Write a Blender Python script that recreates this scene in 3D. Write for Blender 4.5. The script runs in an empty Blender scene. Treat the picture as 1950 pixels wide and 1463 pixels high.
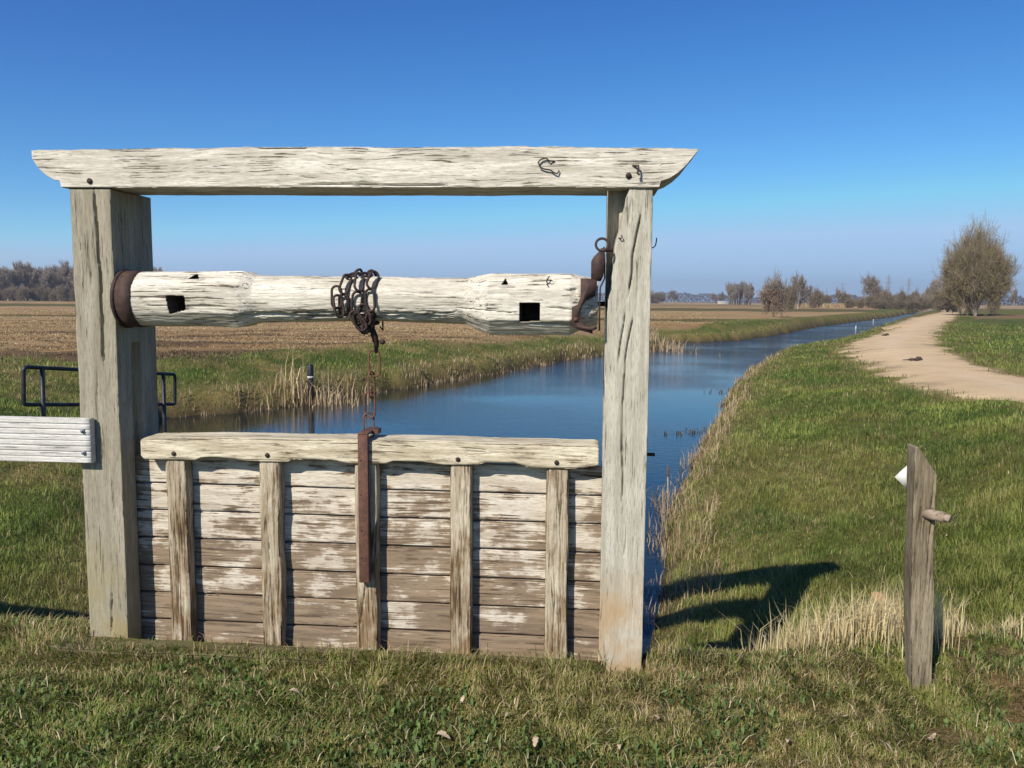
import bpy, math, random
import numpy as np
from mathutils import Matrix, Vector
PI = math.pi
D = bpy.data
SC = bpy.context.scene
COL = SC.collection

# ------------------------------------------------------------------ camera
FPX, PITCH, ROLL, CAMH = 1579.2, 0.100736, 0.0073606, 1.6
_fw = np.array([0, math.cos(PITCH), -math.sin(PITCH)])
_up0 = np.array([0, math.sin(PITCH), math.cos(PITCH)])
_rt = math.cos(ROLL)*np.array([1., 0, 0]) + math.sin(ROLL)*_up0
_up = -math.sin(ROLL)*np.array([1., 0, 0]) + math.cos(ROLL)*_up0
cam_d = D.cameras.new('camera'); cam = D.objects.new('camera', cam_d); COL.objects.link(cam)
cam_d.sensor_width = 36.0; cam_d.lens = 36.0*FPX/1950.0
cam_d.clip_start = 0.05; cam_d.clip_end = 12000
m = Matrix.Identity(4)
for i in range(3):
    m[i][0] = _rt[i]; m[i][1] = _up[i]; m[i][2] = -_fw[i]
m[2][3] = CAMH
cam.matrix_world = m
SC.camera = cam

# ------------------------------------------------------------------ sun and sky
SUN_AZ, SUN_EL = math.radians(33), math.radians(38.5)      # direction the light travels to, from +Y towards +X
w = D.worlds.new("World"); SC.world = w; w.use_nodes = True
wn = w.node_tree; bg = wn.nodes['Background']
sky = wn.nodes.new('ShaderNodeTexSky'); sky.sky_type = 'NISHITA'; sky.sun_disc = False
sky.sun_elevation = SUN_EL; sky.sun_rotation = PI + SUN_AZ
sky.altitude = 0; sky.air_density = 0.7; sky.dust_density = 0.1; sky.ozone_density = 6.0
# the physical sky is graded per channel (deep blue aloft, pale violet-grey at the horizon)
_sep = wn.nodes.new('ShaderNodeSeparateColor'); _cmb = wn.nodes.new('ShaderNodeCombineColor')
wn.links.new(sky.outputs[0], _sep.inputs[0])
for _i, (_g, _k) in enumerate(((1.85, 2.50), (1.38, 1.58), (0.90, 1.12))):
    _p = wn.nodes.new('ShaderNodeMath'); _p.operation = 'MULTIPLY'; _p.inputs[1].default_value = 0.1
    _q = wn.nodes.new('ShaderNodeMath'); _q.operation = 'POWER'; _q.inputs[1].default_value = _g
    _r = wn.nodes.new('ShaderNodeMath'); _r.operation = 'MULTIPLY'; _r.inputs[1].default_value = 10*_k
    _m = wn.nodes.new('ShaderNodeMath'); _m.operation = 'MINIMUM'; _m.inputs[1].default_value = (3.6, 4.9, 7.4)[_i]; wn.links.new(_sep.outputs[_i], _m.inputs[0])
    wn.links.new(_m.outputs[0], _p.inputs[0]); wn.links.new(_p.outputs[0], _q.inputs[0]); wn.links.new(_q.outputs[0], _r.inputs[0]); wn.links.new(_r.outputs[0], _cmb.inputs[_i])
wn.links.new(_cmb.outputs[0], bg.inputs[0])
bg.inputs[1].default_value = 0.10
sl = D.lights.new('sun', 'SUN'); so = D.objects.new('sun', sl); COL.objects.link(so)
sl.energy = 5.0; sl.angle = math.radians(0.53); sl.color = (1.0, 0.93, 0.82)
dv = Vector((math.sin(SUN_AZ)*math.cos(SUN_EL), math.cos(SUN_AZ)*math.cos(SUN_EL), -math.sin(SUN_EL)))
so.rotation_euler = dv.to_track_quat('-Z', 'Y').to_euler()
SC.view_settings.view_transform = 'Standard'; SC.view_settings.look = 'None'
SC.view_settings.exposure = 0.22; SC.view_settings.gamma = 1.0
SC.render.engine = 'CYCLES'
SC.cycles.max_bounces = 6; SC.cycles.diffuse_bounces = 2; SC.cycles.glossy_bounces = 3
SC.cycles.transparent_max_bounces = 4; SC.cycles.use_denoising = True

# ------------------------------------------------------------------ helpers: geometry of the view
def ray(px, py):
    d = _fw*FPX + _rt*(px-975.0) + _up*(731.5-py)
    return d/np.linalg.norm(d)
def gp(px, py, z=0.0):                 # where the line of sight meets a level plane
    r = ray(px, py); t = (z-CAMH)/r[2]
    return np.array([r[0]*t, r[1]*t, z])
def at(px, py, Y):                     # where it meets the vertical plane y = Y
    r = ray(px, py); t = Y/r[1]
    return np.array([r[0]*t, Y, CAMH+r[2]*t])
GX, GY, GPSI = -1.98954, 3.78307, -0.0950284
GEX = np.array([math.cos(GPSI), math.sin(GPSI), 0]); GED = np.array([-math.sin(GPSI), math.cos(GPSI), 0])
def G(px, py, d=0.0):                  # gate-local (u, d, v) on the plane d behind the post fronts
    r = ray(px, py); o = np.array([GX, GY, 0.0])
    t = ((o-np.array([0, 0, CAMH]))@GED + d)/(r@GED)
    P = np.array([0, 0, CAMH]) + r*t - o
    return np.array([P@GEX, d, P[2]])

# ------------------------------------------------------------------ helpers: noise
def _hash(ix, iy, iz, seed):
    h = (ix.astype(np.int64)*374761393 + iy.astype(np.int64)*668265263 + iz.astype(np.int64)*2147483647 + seed*974711) & 0xffffffff
    h = ((h ^ (h >> 13))*1274126177) & 0xffffffff
    h = h ^ (h >> 16)
    return (h & 0xffff)/65535.0
def vnoise(x, y, z=0.0, seed=0):
    x, y, z = np.broadcast_arrays(np.asarray(x, float), np.asarray(y, float), np.asarray(z, float))
    fx, fy, fz = np.floor(x), np.floor(y), np.floor(z)
    tx, ty, tz = x-fx, y-fy, z-fz
    tx = tx*tx*(3-2*tx); ty = ty*ty*(3-2*ty); tz = tz*tz*(3-2*tz)
    r = 0
    for i in (0, 1):
        for j in (0, 1):
            for k in (0, 1):
                r = r + _hash(fx+i, fy+j, fz+k, seed)*(tx if i else 1-tx)*(ty if j else 1-ty)*(tz if k else 1-tz)
    return r
def fbm(x, y, z=0.0, seed=0, o=4):
    r = 0; a = 0.5; s = 1.0
    for i in range(o):
        r = r + a*vnoise(np.asarray(x)*s, np.asarray(y)*s, np.asarray(z)*s, seed+i*17); a *= 0.5; s *= 2.03
    return r/(1-0.5**o)
def sstep(a, b, x):
    t = np.clip((np.asarray(x, float)-a)/(b-a), 0, 1); return t*t*(3-2*t)

# ------------------------------------------------------------------ helpers: objects
def mk(name, V, F, mat=None, parent=None, smooth=True, col=None, mats=None, fmat=None):
    """V (n,3), F list of index arrays (n,k) or one array; makes ONE mesh object"""
    V = np.ascontiguousarray(V, dtype=np.float32)
    if isinstance(F, np.ndarray): F = [F]
    me = D.meshes.new(name)
    loops = np.concatenate([np.asarray(f, dtype=np.int32).ravel() for f in F])
    tot = np.concatenate([np.full(len(f), np.asarray(f).shape[1], dtype=np.int32) for f in F])
    st = np.concatenate([[0], np.cumsum(tot)[:-1]]).astype(np.int32)
    me.vertices.add(len(V)); me.vertices.foreach_set('co', V.ravel())
    me.loops.add(len(loops)); me.loops.foreach_set('vertex_index', loops)
    me.polygons.add(len(tot)); me.polygons.foreach_set('loop_start', st); me.polygons.foreach_set('loop_total', tot)
    if smooth: me.polygons.foreach_set('use_smooth', np.ones(len(tot), dtype=bool))
    if col is not None:
        c = np.ones((len(V), 4), dtype=np.float32); c[:, :3] = col
        a = me.color_attributes.new('col', 'FLOAT_COLOR', 'POINT'); a.data.foreach_set('color', c.ravel())
    me.update(calc_edges=True); me.validate()
    if mat: me.materials.append(mat)
    o = D.objects.new(name, me); COL.objects.link(o)
    if parent: o.parent = parent
    return o
def tag(o, label=None, cat=None, group=None, kind=None):
    if label: o['label'] = label
    if cat: o['category'] = cat
    if group: o['group'] = group
    if kind: o['kind'] = kind
    return o
def thing(name, label, cat, loc=(0, 0, 0), rz=0.0, group=None):
    o = D.objects.new(name, None); COL.objects.link(o); o.location = loc; o.rotation_euler = (0, 0, rz)
    o.empty_display_size = 0.2
    return tag(o, label, cat, group)
class MB:
    """collects pieces into one mesh"""
    def __init__(s): s.V = []; s.F = {}; s.n = 0
    def add(s, V, faces):
        V = np.asarray(V, float).reshape(-1, 3)
        for f in faces: s.F.setdefault(len(f), []).append([i+s.n for i in f])
        s.V.append(V); s.n += len(V); return s
    def addq(s, V, Q):
        s.V.append(np.asarray(V, float)); s.F.setdefault(Q.shape[1], []).extend((Q+s.n).tolist()); s.n += len(V); return s
    def box(s, a, b, bev=0.0):
        a = np.array(a, float); b = np.array(b, float)
        if bev <= 0:
            V = [(x, y, z) for x in (a[0], b[0]) for y in (a[1], b[1]) for z in (a[2], b[2])]
            return s.add(V, [(0, 1, 3, 2), (4, 6, 7, 5), (0, 4, 5, 1), (2, 3, 7, 6), (0, 2, 6, 4), (1, 5, 7, 3)])
        bm = MB.bevbox(a, b, bev); return s.add(*bm)
    @staticmethod
    def bevbox(a, b, r):
        import bmesh
        bm = bmesh.new(); bmesh.ops.create_cube(bm, size=1.0)
        for v in bm.verts: v.co = Vector([(a[i]+b[i])/2+v.co[i]*(b[i]-a[i]) for i in range(3)])
        bmesh.ops.bevel(bm, geom=list(bm.edges), offset=r, segments=2, affect='EDGES', profile=0.5)
        bm.verts.ensure_lookup_table()
        V = [tuple(v.co) for v in bm.verts]; F = [[v.index for v in f.verts] for f in bm.faces]; bm.free()
        return V, F
    def prism(s, poly, y0, y1):
        """poly of (x,z), extruded along y"""
        n = len(poly)
        V = [(p[0], y0, p[1]) for p in poly]+[(p[0], y1, p[1]) for p in poly]
        F = [list(range(n)), list(range(2*n-1, n-1, -1))]+[(i, i+n, (i+1) % n+n, (i+1) % n) for i in range(n)]
        return s.add(V, F)
    def tube(s, pts, r, n=8, closed=False):
        pts = [np.array(p, float) for p in pts]; k = len(pts)
        rr = r if hasattr(r, '__len__') else [r]*k
        V = []; prev = None
        for i, p in enumerate(pts):
            a = pts[(i-1) % k] if (closed or i > 0) else p; b = pts[(i+1) % k] if (closed or i < k-1) else p
            t = b-a; t = t/(np.linalg.norm(t)+1e-12)
            if prev is None:
                ref = np.array([0, 0, 1.]) if abs(t[2]) < 0.9 else np.array([1., 0, 0])
                u = np.cross(t, ref)
            else: u = prev-t*(prev@t)
            u /= np.linalg.norm(u)+1e-12; prev = u; v = np.cross(t, u)
            for j in range(n):
                q = 2*PI*j/n; V.append(p+rr[i]*(math.cos(q)*u+math.sin(q)*v))
        F = []
        for i in range(k if closed else k-1):
            for j in range(n):
                F.append((i*n+j, i*n+(j+1) % n, ((i+1) % k)*n+(j+1) % n, ((i+1) % k)*n+j))
        if not closed: F += [list(range(n))[::-1], list(range((k-1)*n, k*n))]
        return s.add(V, F)
    def build(s, name, mat=None, parent=None, smooth=False, col=None):
        V = np.concatenate(s.V)
        o = mk(name, V, [np.array(v) for k, v in s.F.items()], mat, parent, smooth, col)
        return o

# ------------------------------------------------------------------ helpers: materials
class NT:
    def __init__(s, name):
        s.m = D.materials.new(name); s.m.use_nodes = True; s.t = s.m.node_tree; s.N = s.t.nodes; s.L = s.t.links
        s.b = s.N['Principled BSDF']; s.out = s.N['Material Output']
    def n(s, t, **k):
        x = s.N.new('ShaderNode'+t)
        for a, v in k.items(): setattr(x, a, v)
        return x
    def l(s, a, b): s.L.new(a, b)
    def coord(s, scale=(1, 1, 1), kind='Object', warp=0.0, wscale=2.0):
        tc = s.n('TexCoord'); mp = s.n('Mapping'); mp.inputs['Scale'].default_value = scale
        src = tc.outputs[kind]
        if warp:
            nz = s.n('TexNoise'); nz.inputs['Scale'].default_value = wscale; nz.inputs['Detail'].default_value = 2
            s.l(src, nz.inputs['Vector'])
            ma = s.n('VectorMath', operation='MULTIPLY_ADD'); s.l(nz.outputs['Color'], ma.inputs[0])
            ma.inputs[1].default_value = (warp, warp, warp); s.l(src, ma.inputs[2]); src = ma.outputs[0]
        s.l(src, mp.inputs[0]); return mp.outputs[0]
    def noise(s, vec, scale=1.0, detail=4, rough=0.55, dist=0.0):
        x = s.n('TexNoise'); x.inputs['Scale'].default_value = scale; x.inputs['Detail'].default_value = detail
        x.inputs['Roughness'].default_value = rough; x.inputs['Distortion'].default_value = dist
        s.l(vec, x.inputs['Vector']); return x.outputs['Fac']
    def ramp(s, fac, a, b, lo=0.0, hi=1.0):
        x = s.n('MapRange'); x.interpolation_type = 'SMOOTHSTEP'
        x.inputs['From Min'].default_value = a; x.inputs['From Max'].default_value = b
        x.inputs['To Min'].default_value = lo; x.inputs['To Max'].default_value = hi
        s.l(fac, x.inputs['Value']); return x.outputs[0]
    def math(s, op, a, b=None):
        x = s.n('Math', operation=op)
        for i, v in enumerate((a, b)):
            if v is None: continue
            if isinstance(v, (int, float)): x.inputs[i].default_value = v
            else: s.l(v, x.inputs[i])
        return x.outputs[0]
    def mix(s, fac, a, b, mode='MIX'):
        x = s.n('Mix', data_type='RGBA', blend_type=mode)
        for sock, v in ((x.inputs[0], fac), (x.inputs[6], a), (x.inputs[7], b)):
            if isinstance(v, (int, float)): sock.default_value = v
            elif isinstance(v, tuple): sock.default_value = (*v, 1)
            else: s.l(v, sock)
        return x.outputs[2]
    def bump(s, h, strength, dist, prev=None):
        x = s.n('Bump'); x.inputs['Strength'].default_value = strength; x.inputs['Distance'].default_value = dist
        s.l(h, x.inputs['Height'])
        if prev is not None: s.l(prev, x.inputs['Normal'])
        return x.outputs[0]
    def attr(s, name='col'):
        x = s.n('Attribute'); x.attribute_name = name; return x.outputs['Color']
    def fin(s, col, rough=0.8, nrm=None, metal=0.0, spec=0.3):
        b = s.b
        if isinstance(col, tuple): b.inputs['Base Color'].default_value = (*col, 1)
        else: s.l(col, b.inputs['Base Color'])
        if isinstance(rough, (int, float)): b.inputs['Roughness'].default_value = rough
        else: s.l(rough, b.inputs['Roughness'])
        b.inputs['Metallic'].default_value = metal; b.inputs['Specular IOR Level'].default_value = spec
        if nrm is not None: s.l(nrm, b.inputs['Normal'])
        return s.m

def wood(name, axis, light, mid, dark, patch=None, patch_lo=0.5, patch_hi=0.62, streak=(0.56, 0.70), stain=None,
         stain_rng=(0.0, 0.3), low=None, low_rng=(0.0, 0.5), low_amt=0.7, seed=0.0, fine=1.0, bump=1.0):
    t = NT(name)
    def sc(al, ac): return {'x': (al, ac, ac), 'y': (ac, al, ac), 'z': (ac, ac, al)}[axis]
    oi = t.n('ObjectInfo'); tcw = t.n('TexCoord'); rnd = oi.outputs['Random']
    cmb = t.n('CombineXYZ')
    for i_, k_ in enumerate((3.7, 5.3, 7.9)): t.l(t.math('ADD', t.math('MULTIPLY', rnd, k_), seed*(1+0.3*i_)), cmb.inputs[i_])
    # gentle long-wave bending of the grain
    wn_ = t.n('TexNoise'); wn_.inputs['Scale'].default_value = 1.6; wn_.inputs['Detail'].default_value = 1; t.l(tcw.outputs['Object'], wn_.inputs['Vector'])
    wm_ = t.n('VectorMath', operation='MULTIPLY_ADD'); t.l(wn_.outputs['Color'], wm_.inputs[0]); wm_.inputs[1].default_value = (0.045,)*3
    ad = t.n('VectorMath', operation='ADD'); t.l(tcw.outputs['Object'], ad.inputs[0]); t.l(cmb.outputs[0], ad.inputs[1]); t.l(ad.outputs[0], wm_.inputs[2])
    base = wm_.outputs[0]
    def gv(al, ac):
        mp = t.n('Mapping'); mp.inputs['Scale'].default_value = sc(al, ac); t.l(base, mp.inputs[0]); return mp.outputs[0]
    n1 = t.noise(gv(2.2, 30), 1.0, 8, 0.7)
    n2 = t.noise(gv(22, 330), 1.0, 4, 0.7)
    n3 = t.noise(gv(4.0, 115), 1.0, 6, 0.66)
    zone = t.noise(gv(4.5, 10), 1.0, 4, 0.6)
    p = t.noise(base, 4.2, 6, 0.66, 0.2)
    c = t.mix(t.ramp(n1, 0.36, 0.64), light, mid)
    c = t.mix(t.ramp(zone, 0.48, 0.66, 0, 0.6), c, mid)
    c = t.mix(t.ramp(n2, 0.50, 0.62, 0, 0.65*fine), c, tuple(x*0.62 for x in mid))
    if patch:
        # exposed darker wood where the bleached skin has worn away, broken up along the grain
        s = t.math('ADD', t.math('MULTIPLY', p, 0.32), t.math('ADD', t.math('MULTIPLY', zone, 0.34), t.math('MULTIPLY', n3, 0.34)))
        if low is not None:
            sep = t.n('SeparateXYZ'); tc = t.n('TexCoord'); t.l(tc.outputs['Object'], sep.inputs[0])
            g = t.ramp(sep.outputs['Z'], low_rng[0], low_rng[1], low_amt*0.2, 0.0); s = t.math('ADD', s, g)
        pf = t.ramp(s, patch_lo, patch_hi)
        pc = t.mix(t.ramp(n1, 0.4, 0.6), patch, tuple(x*0.66 for x in patch))
        c = t.mix(pf, c, pc)
    if stain:
        sep = t.n('SeparateXYZ'); tc = t.n('TexCoord'); t.l(tc.outputs['Object'], sep.inputs[0])
        f = t.math('MULTIPLY', t.ramp(sep.outputs['Z'], stain_rng[0], stain_rng[1], 1, 0), t.ramp(p, 0.35, 0.65, 0.1, 0.9))
        c = t.mix(f, c, stain)
    thr = t.math('ADD', n3, t.math('MULTIPLY', t.math('SUBTRACT', zone, 0.5), 0.35))
    sf = t.ramp(thr, streak[0], streak[1], 0, 1)
    c = t.mix(t.math('MULTIPLY', sf, 0.9), c, dark)
    h = t.math('ADD', t.math('MULTIPLY', sf, -1.0), t.math('MULTIPLY', n2, 0.45))
    nr = t.bump(h, 0.9*bump, 0.0016)
    return t.fin(c, 0.85, nr, spec=0.15)

WHITE, CREAM = (0.72, 0.67, 0.55), (0.50, 0.45, 0.34)
M_beam = wood('bleached_oak', 'x', (0.75, 0.70, 0.60), (0.50, 0.455, 0.365), (0.10, 0.08, 0.055), streak=(0.585, 0.635), patch=(0.30, 0.25, 0.16), patch_lo=0.56, patch_hi=0.70)
M_log = wood('bleached_roller_oak', 'x', (0.73, 0.685, 0.585), (0.50, 0.455, 0.365), (0.075, 0.06, 0.04), streak=(0.585, 0.63), patch=(0.30, 0.25, 0.17), patch_lo=0.57, patch_hi=0.70, seed=3.1)
M_rail = wood('bleached_rail_oak', 'x', (0.72, 0.65, 0.49), (0.44, 0.37, 0.25), (0.10, 0.075, 0.045), streak=(0.585, 0.64), patch=(0.26, 0.18, 0.10), patch_lo=0.54, patch_hi=0.66, seed=7.7)
M_postL = wood('grey_post_oak', 'z', (0.38, 0.345, 0.26), (0.27, 0.24, 0.175), (0.08, 0.065, 0.04), streak=(0.60, 0.68), patch=(0.22, 0.20, 0.09), patch_lo=0.56, patch_hi=0.72, stain=(0.30, 0.25, 0.12), stain_rng=(0.1, 0.6), seed=1.3)
M_postR = wood('pale_post_oak', 'z', (0.54, 0.51, 0.42), (0.40, 0.37, 0.29), (0.09, 0.075, 0.05), streak=(0.61, 0.69), patch=(0.36, 0.27, 0.16), patch_lo=0.60, patch_hi=0.74, stain=(0.42, 0.29, 0.16), stain_rng=(0.2, 0.5), seed=5.9)
M_stile = wood('worn_stile_oak', 'z', (0.58, 0.52, 0.39), (0.34, 0.27, 0.18), (0.075, 0.05, 0.03), streak=(0.54, 0.68), patch=(0.26, 0.17, 0.09), patch_lo=0.50, patch_hi=0.63, low=1, low_rng=(0.0, 0.9), low_amt=0.4, seed=2.2, bump=1.5)
M_plank = wood('peeling_plank', 'x', (0.69, 0.63, 0.525), (0.48, 0.41, 0.315), (0.12, 0.085, 0.055), streak=(0.59, 0.66), patch=(0.29, 0.215, 0.145), patch_lo=0.515, patch_hi=0.555, low=1, low_rng=(0.0, 0.9), low_amt=0.45, seed=4.4)
M_sill = wood('mossy_sill', 'x', (0.17, 0.14, 0.085), (0.12, 0.10, 0.055), (0.04, 0.035, 0.02), patch=(0.12, 0.12, 0.035), patch_lo=0.42, patch_hi=0.6, seed=9.1)
M_board = wood('painted_board', 'x', (0.68, 0.66, 0.61), (0.54, 0.52, 0.47), (0.16, 0.15, 0.13), streak=(0.62, 0.72), seed=6.4)
M_marker = wood('weathered_marker_wood', 'z', (0.30, 0.25, 0.17), (0.17, 0.135, 0.085), (0.05, 0.04, 0.025), streak=(0.54, 0.70), patch=(0.42, 0.33, 0.18), patch_lo=0.56, patch_hi=0.68, seed=8.2, bump=1.5)
M_peg = wood('peg_wood', 'x', (0.42, 0.33, 0.25), (0.28, 0.21, 0.15), (0.06, 0.045, 0.03), seed=11.0)

def iron(name, a, b, rough=0.75, sc=38, bs=0.5):
    t = NT(name); v = t.coord((1, 1, 1)); n = t.noise(v, sc, 6, 0.65); n2 = t.noise(v, sc*5, 3, 0.6)
    c = t.mix(t.ramp(n, 0.38, 0.62), a, b)
    c = t.mix(t.ramp(n2, 0.55, 0.72, 0, 0.6), c, tuple(min(1, x*2.1) for x in b))
    return t.fin(c, rough, t.bump(n2, bs, 0.002), metal=0.0, spec=0.35)
M_rust = iron('rusty_iron', (0.040, 0.026, 0.022), (0.075, 0.040, 0.031))
M_rust_l = iron('rusty_strap_iron', (0.085, 0.042, 0.030), (0.13, 0.060, 0.040))
M_darkiron = iron('dark_iron', (0.028, 0.020, 0.018), (0.055, 0.032, 0.026))
M_chain_r = iron('orange_rust_chain', (0.10, 0.045, 0.028), (0.16, 0.07, 0.04))
M_black = iron('black_paint', (0.012, 0.013, 0.016), (0.03, 0.03, 0.034), 0.45, 12, 0.1)
M_zinc = iron('grey_bolt', (0.16, 0.17, 0.18), (0.30, 0.31, 0.33), 0.4, 60, 0.2)
def plain(name, c, rough=0.7, sc=25.0, var=0.25, spec=0.3):
    t = NT(name); n = t.noise(t.coord(), sc, 4)
    return t.fin(t.mix(t.ramp(n, 0.3, 0.7), tuple(x*(1-var) for x in c), c), rough, t.bump(n, 0.15, 0.003), spec=spec)

# ------------------------------------------------------------------ terrain
WZ = -1.0
_near = [(GX+GEX[0]*u+GED[0]*d, GY+GEX[1]*u+GED[1]*d) for u, d in ((0.0, 0.42), (2.62, 0.42))]
W_right = [gp(x, y, WZ)[:2] for x, y in ((1226, 1185), (1236, 1110), (1256, 1020), (1272, 960), (1300, 905), (1345, 830), (1385, 765), (1420, 722), (1462, 692))]
W_right2 = [(13.6, 41.5), (18.8, 49), (35.2, 79), (82.5, 168), (198, 383)]
W_far = [gp(x, y, WZ)[:2] for x, y in ((1752, 592), (1700, 604), (1600, 617), (1560, 622), (1480, 638), (1410, 648), (1340, 651), (1285, 651))]
W_prom = [gp(x, y, WZ)[:2] for x, y in ((1250, 654), (1266, 661), (1240, 668))]
W_left = [gp(x, y, WZ)[:2] for x, y in ((1138, 677), (1000, 700), (900, 718), (800, 735), (675, 752), (590, 768), (500, 781), (420, 789), (340, 794), (312, 797))]
W_left2 = [(-5.9, 13.6), (-4.3, 9.9), (-2.9, 6.8), (-2.05, 4.9)]
WPOLY = np.array([_near[0], _near[1]]+W_right+W_right2+W_far+W_prom+W_left+W_left2, float)
def polydist(x, y, P, closed=True):
    x = np.asarray(x, float); y = np.asarray(y, float)
    best = np.full(x.shape, 1e9); ins = np.zeros(x.shape, bool); n = len(P)
    for i in range(n if closed else n-1):
        a = P[i]; b = P[(i+1) % n]; e = b-a; L = e@e+1e-12
        t = np.clip(((x-a[0])*e[0]+(y-a[1])*e[1])/L, 0, 1)
        best = np.minimum(best, np.hypot(x-a[0]-t*e[0], y-a[1]-t*e[1]))
        if closed and abs(e[1]) > 1e-12:
            c = ((a[1] > y) != (b[1] > y)) & (x < (b[0]-a[0])*(y-a[1])/(b[1]-a[1])+a[0]); ins ^= c
    return np.where(ins, -best, best) if closed else best
def wdist(x, y):
    d = polydist(x, y, WPOLY)
    r = np.hypot(x, y)
    return d+(fbm(x*1.3, y*1.3, 0, 5, 3)-0.5)*np.clip(r*0.028, 0.08, 0.9)*(1-0.6*sstep(60, 110, r))
# path outline (left side far to near, right side near to far)
P_l = [gp(x, y)[:2] for x, y in ((1799, 593.5), (1734, 607), (1690, 622), (1640, 640), (1604, 655), (1612, 668), (1655, 694), (1720, 722), (1800, 748), (1880, 764), (1950, 772), (2080, 790))]
P_r = [gp(x, y)[:2] for x, y in ((2080, 735), (1950, 717), (1870, 698), (1812, 672), (1790, 655), (1786, 640), (1790, 624), (1814, 607), (1829, 593.5))]
PPOLY = np.array([(135, 262), *P_l, (13.5, 10.2), (22, 9.5), (22, 15.0), *P_r, (143, 262)], float)
def pdist(x, y):
    d = polydist(x, y, PPOLY)
    return d+(fbm(x*0.9, y*0.9, 3, 9, 4)-0.5)*np.clip(np.hypot(x, y)*0.05, 0.2, 1.3)
def gloc(x, y):
    return (x-GX)*GEX[0]+(y-GY)*GEX[1], (x-GX)*GED[0]+(y-GY)*GED[1]
def height(x, y):
    x = np.asarray(x, float); y = np.asarray(y, float)
    d = wdist(x, y); u, g = gloc(x, y)
    right = sstep(-1.0, 0.6, x-0.10*y)
    wid = np.where(y < 60, 3.2+1.6*right*sstep(4, 14, y), 3.2)
    wid = wid-2.2*sstep(40, 90, y)*right
    nearr = right*sstep(13, 7, y)
    bank = WZ-0.02+(0.36-0.27*nearr)*sstep(0, 0.45, d)+(0.66+0.27*nearr)*np.clip(d/wid, 0, 1)**(0.85+0.2*nearr)
    bank = np.where(d < 0, WZ-0.05-0.9*sstep(0, 1.5, -d), bank)
    bank = np.minimum(bank, 0.0)
    # strip in front of and beside the gate stays at sill level
    k = sstep(0.08, 1.1, g+0.4*sstep(2.9, 4.2, u)*-1.0)
    lft = sstep(0.0, -0.6, u)
    dip = -0.26*lft*sstep(0.10, 0.6, g)*(1-sstep(3.0, 7.5, g))
    h = bank*k+dip*(1-0.5*sstep(0, 1, -bank))
    inner = (u > -0.1) & (u < 2.7) & (g > 0.12)
    h = np.where(inner & (g < 0.45), WZ-0.3, h)
    r = np.hypot(x, y)
    rough = (fbm(x*2.2, y*2.2, 0, 21, 4)-0.5)*0.10*sstep(0.2, 1.0, d)*(1-0.6*sstep(30, 60, r))
    rough = rough+(fbm(x*0.35, y*0.35, 0, 22, 2)-0.5)*0.22*sstep(0.5, 3.0, d)*sstep(4.5, 9, r)
    pd = pdist(x, y); pathk = sstep(0.8, -0.5, pd)
    rough = rough*(1-0.85*pathk)
    rough = rough*(1-0.8*((g > -0.35) & (g < 0.3) & (u > -0.5) & (u < 2.8)))
    z = h+rough-0.02*(g < 0)*(g > -0.4)
    return np.where((u > 0.0) & (u < 2.6) & (g > -0.12) & (g <= 0.12), -0.07, z)

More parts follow.
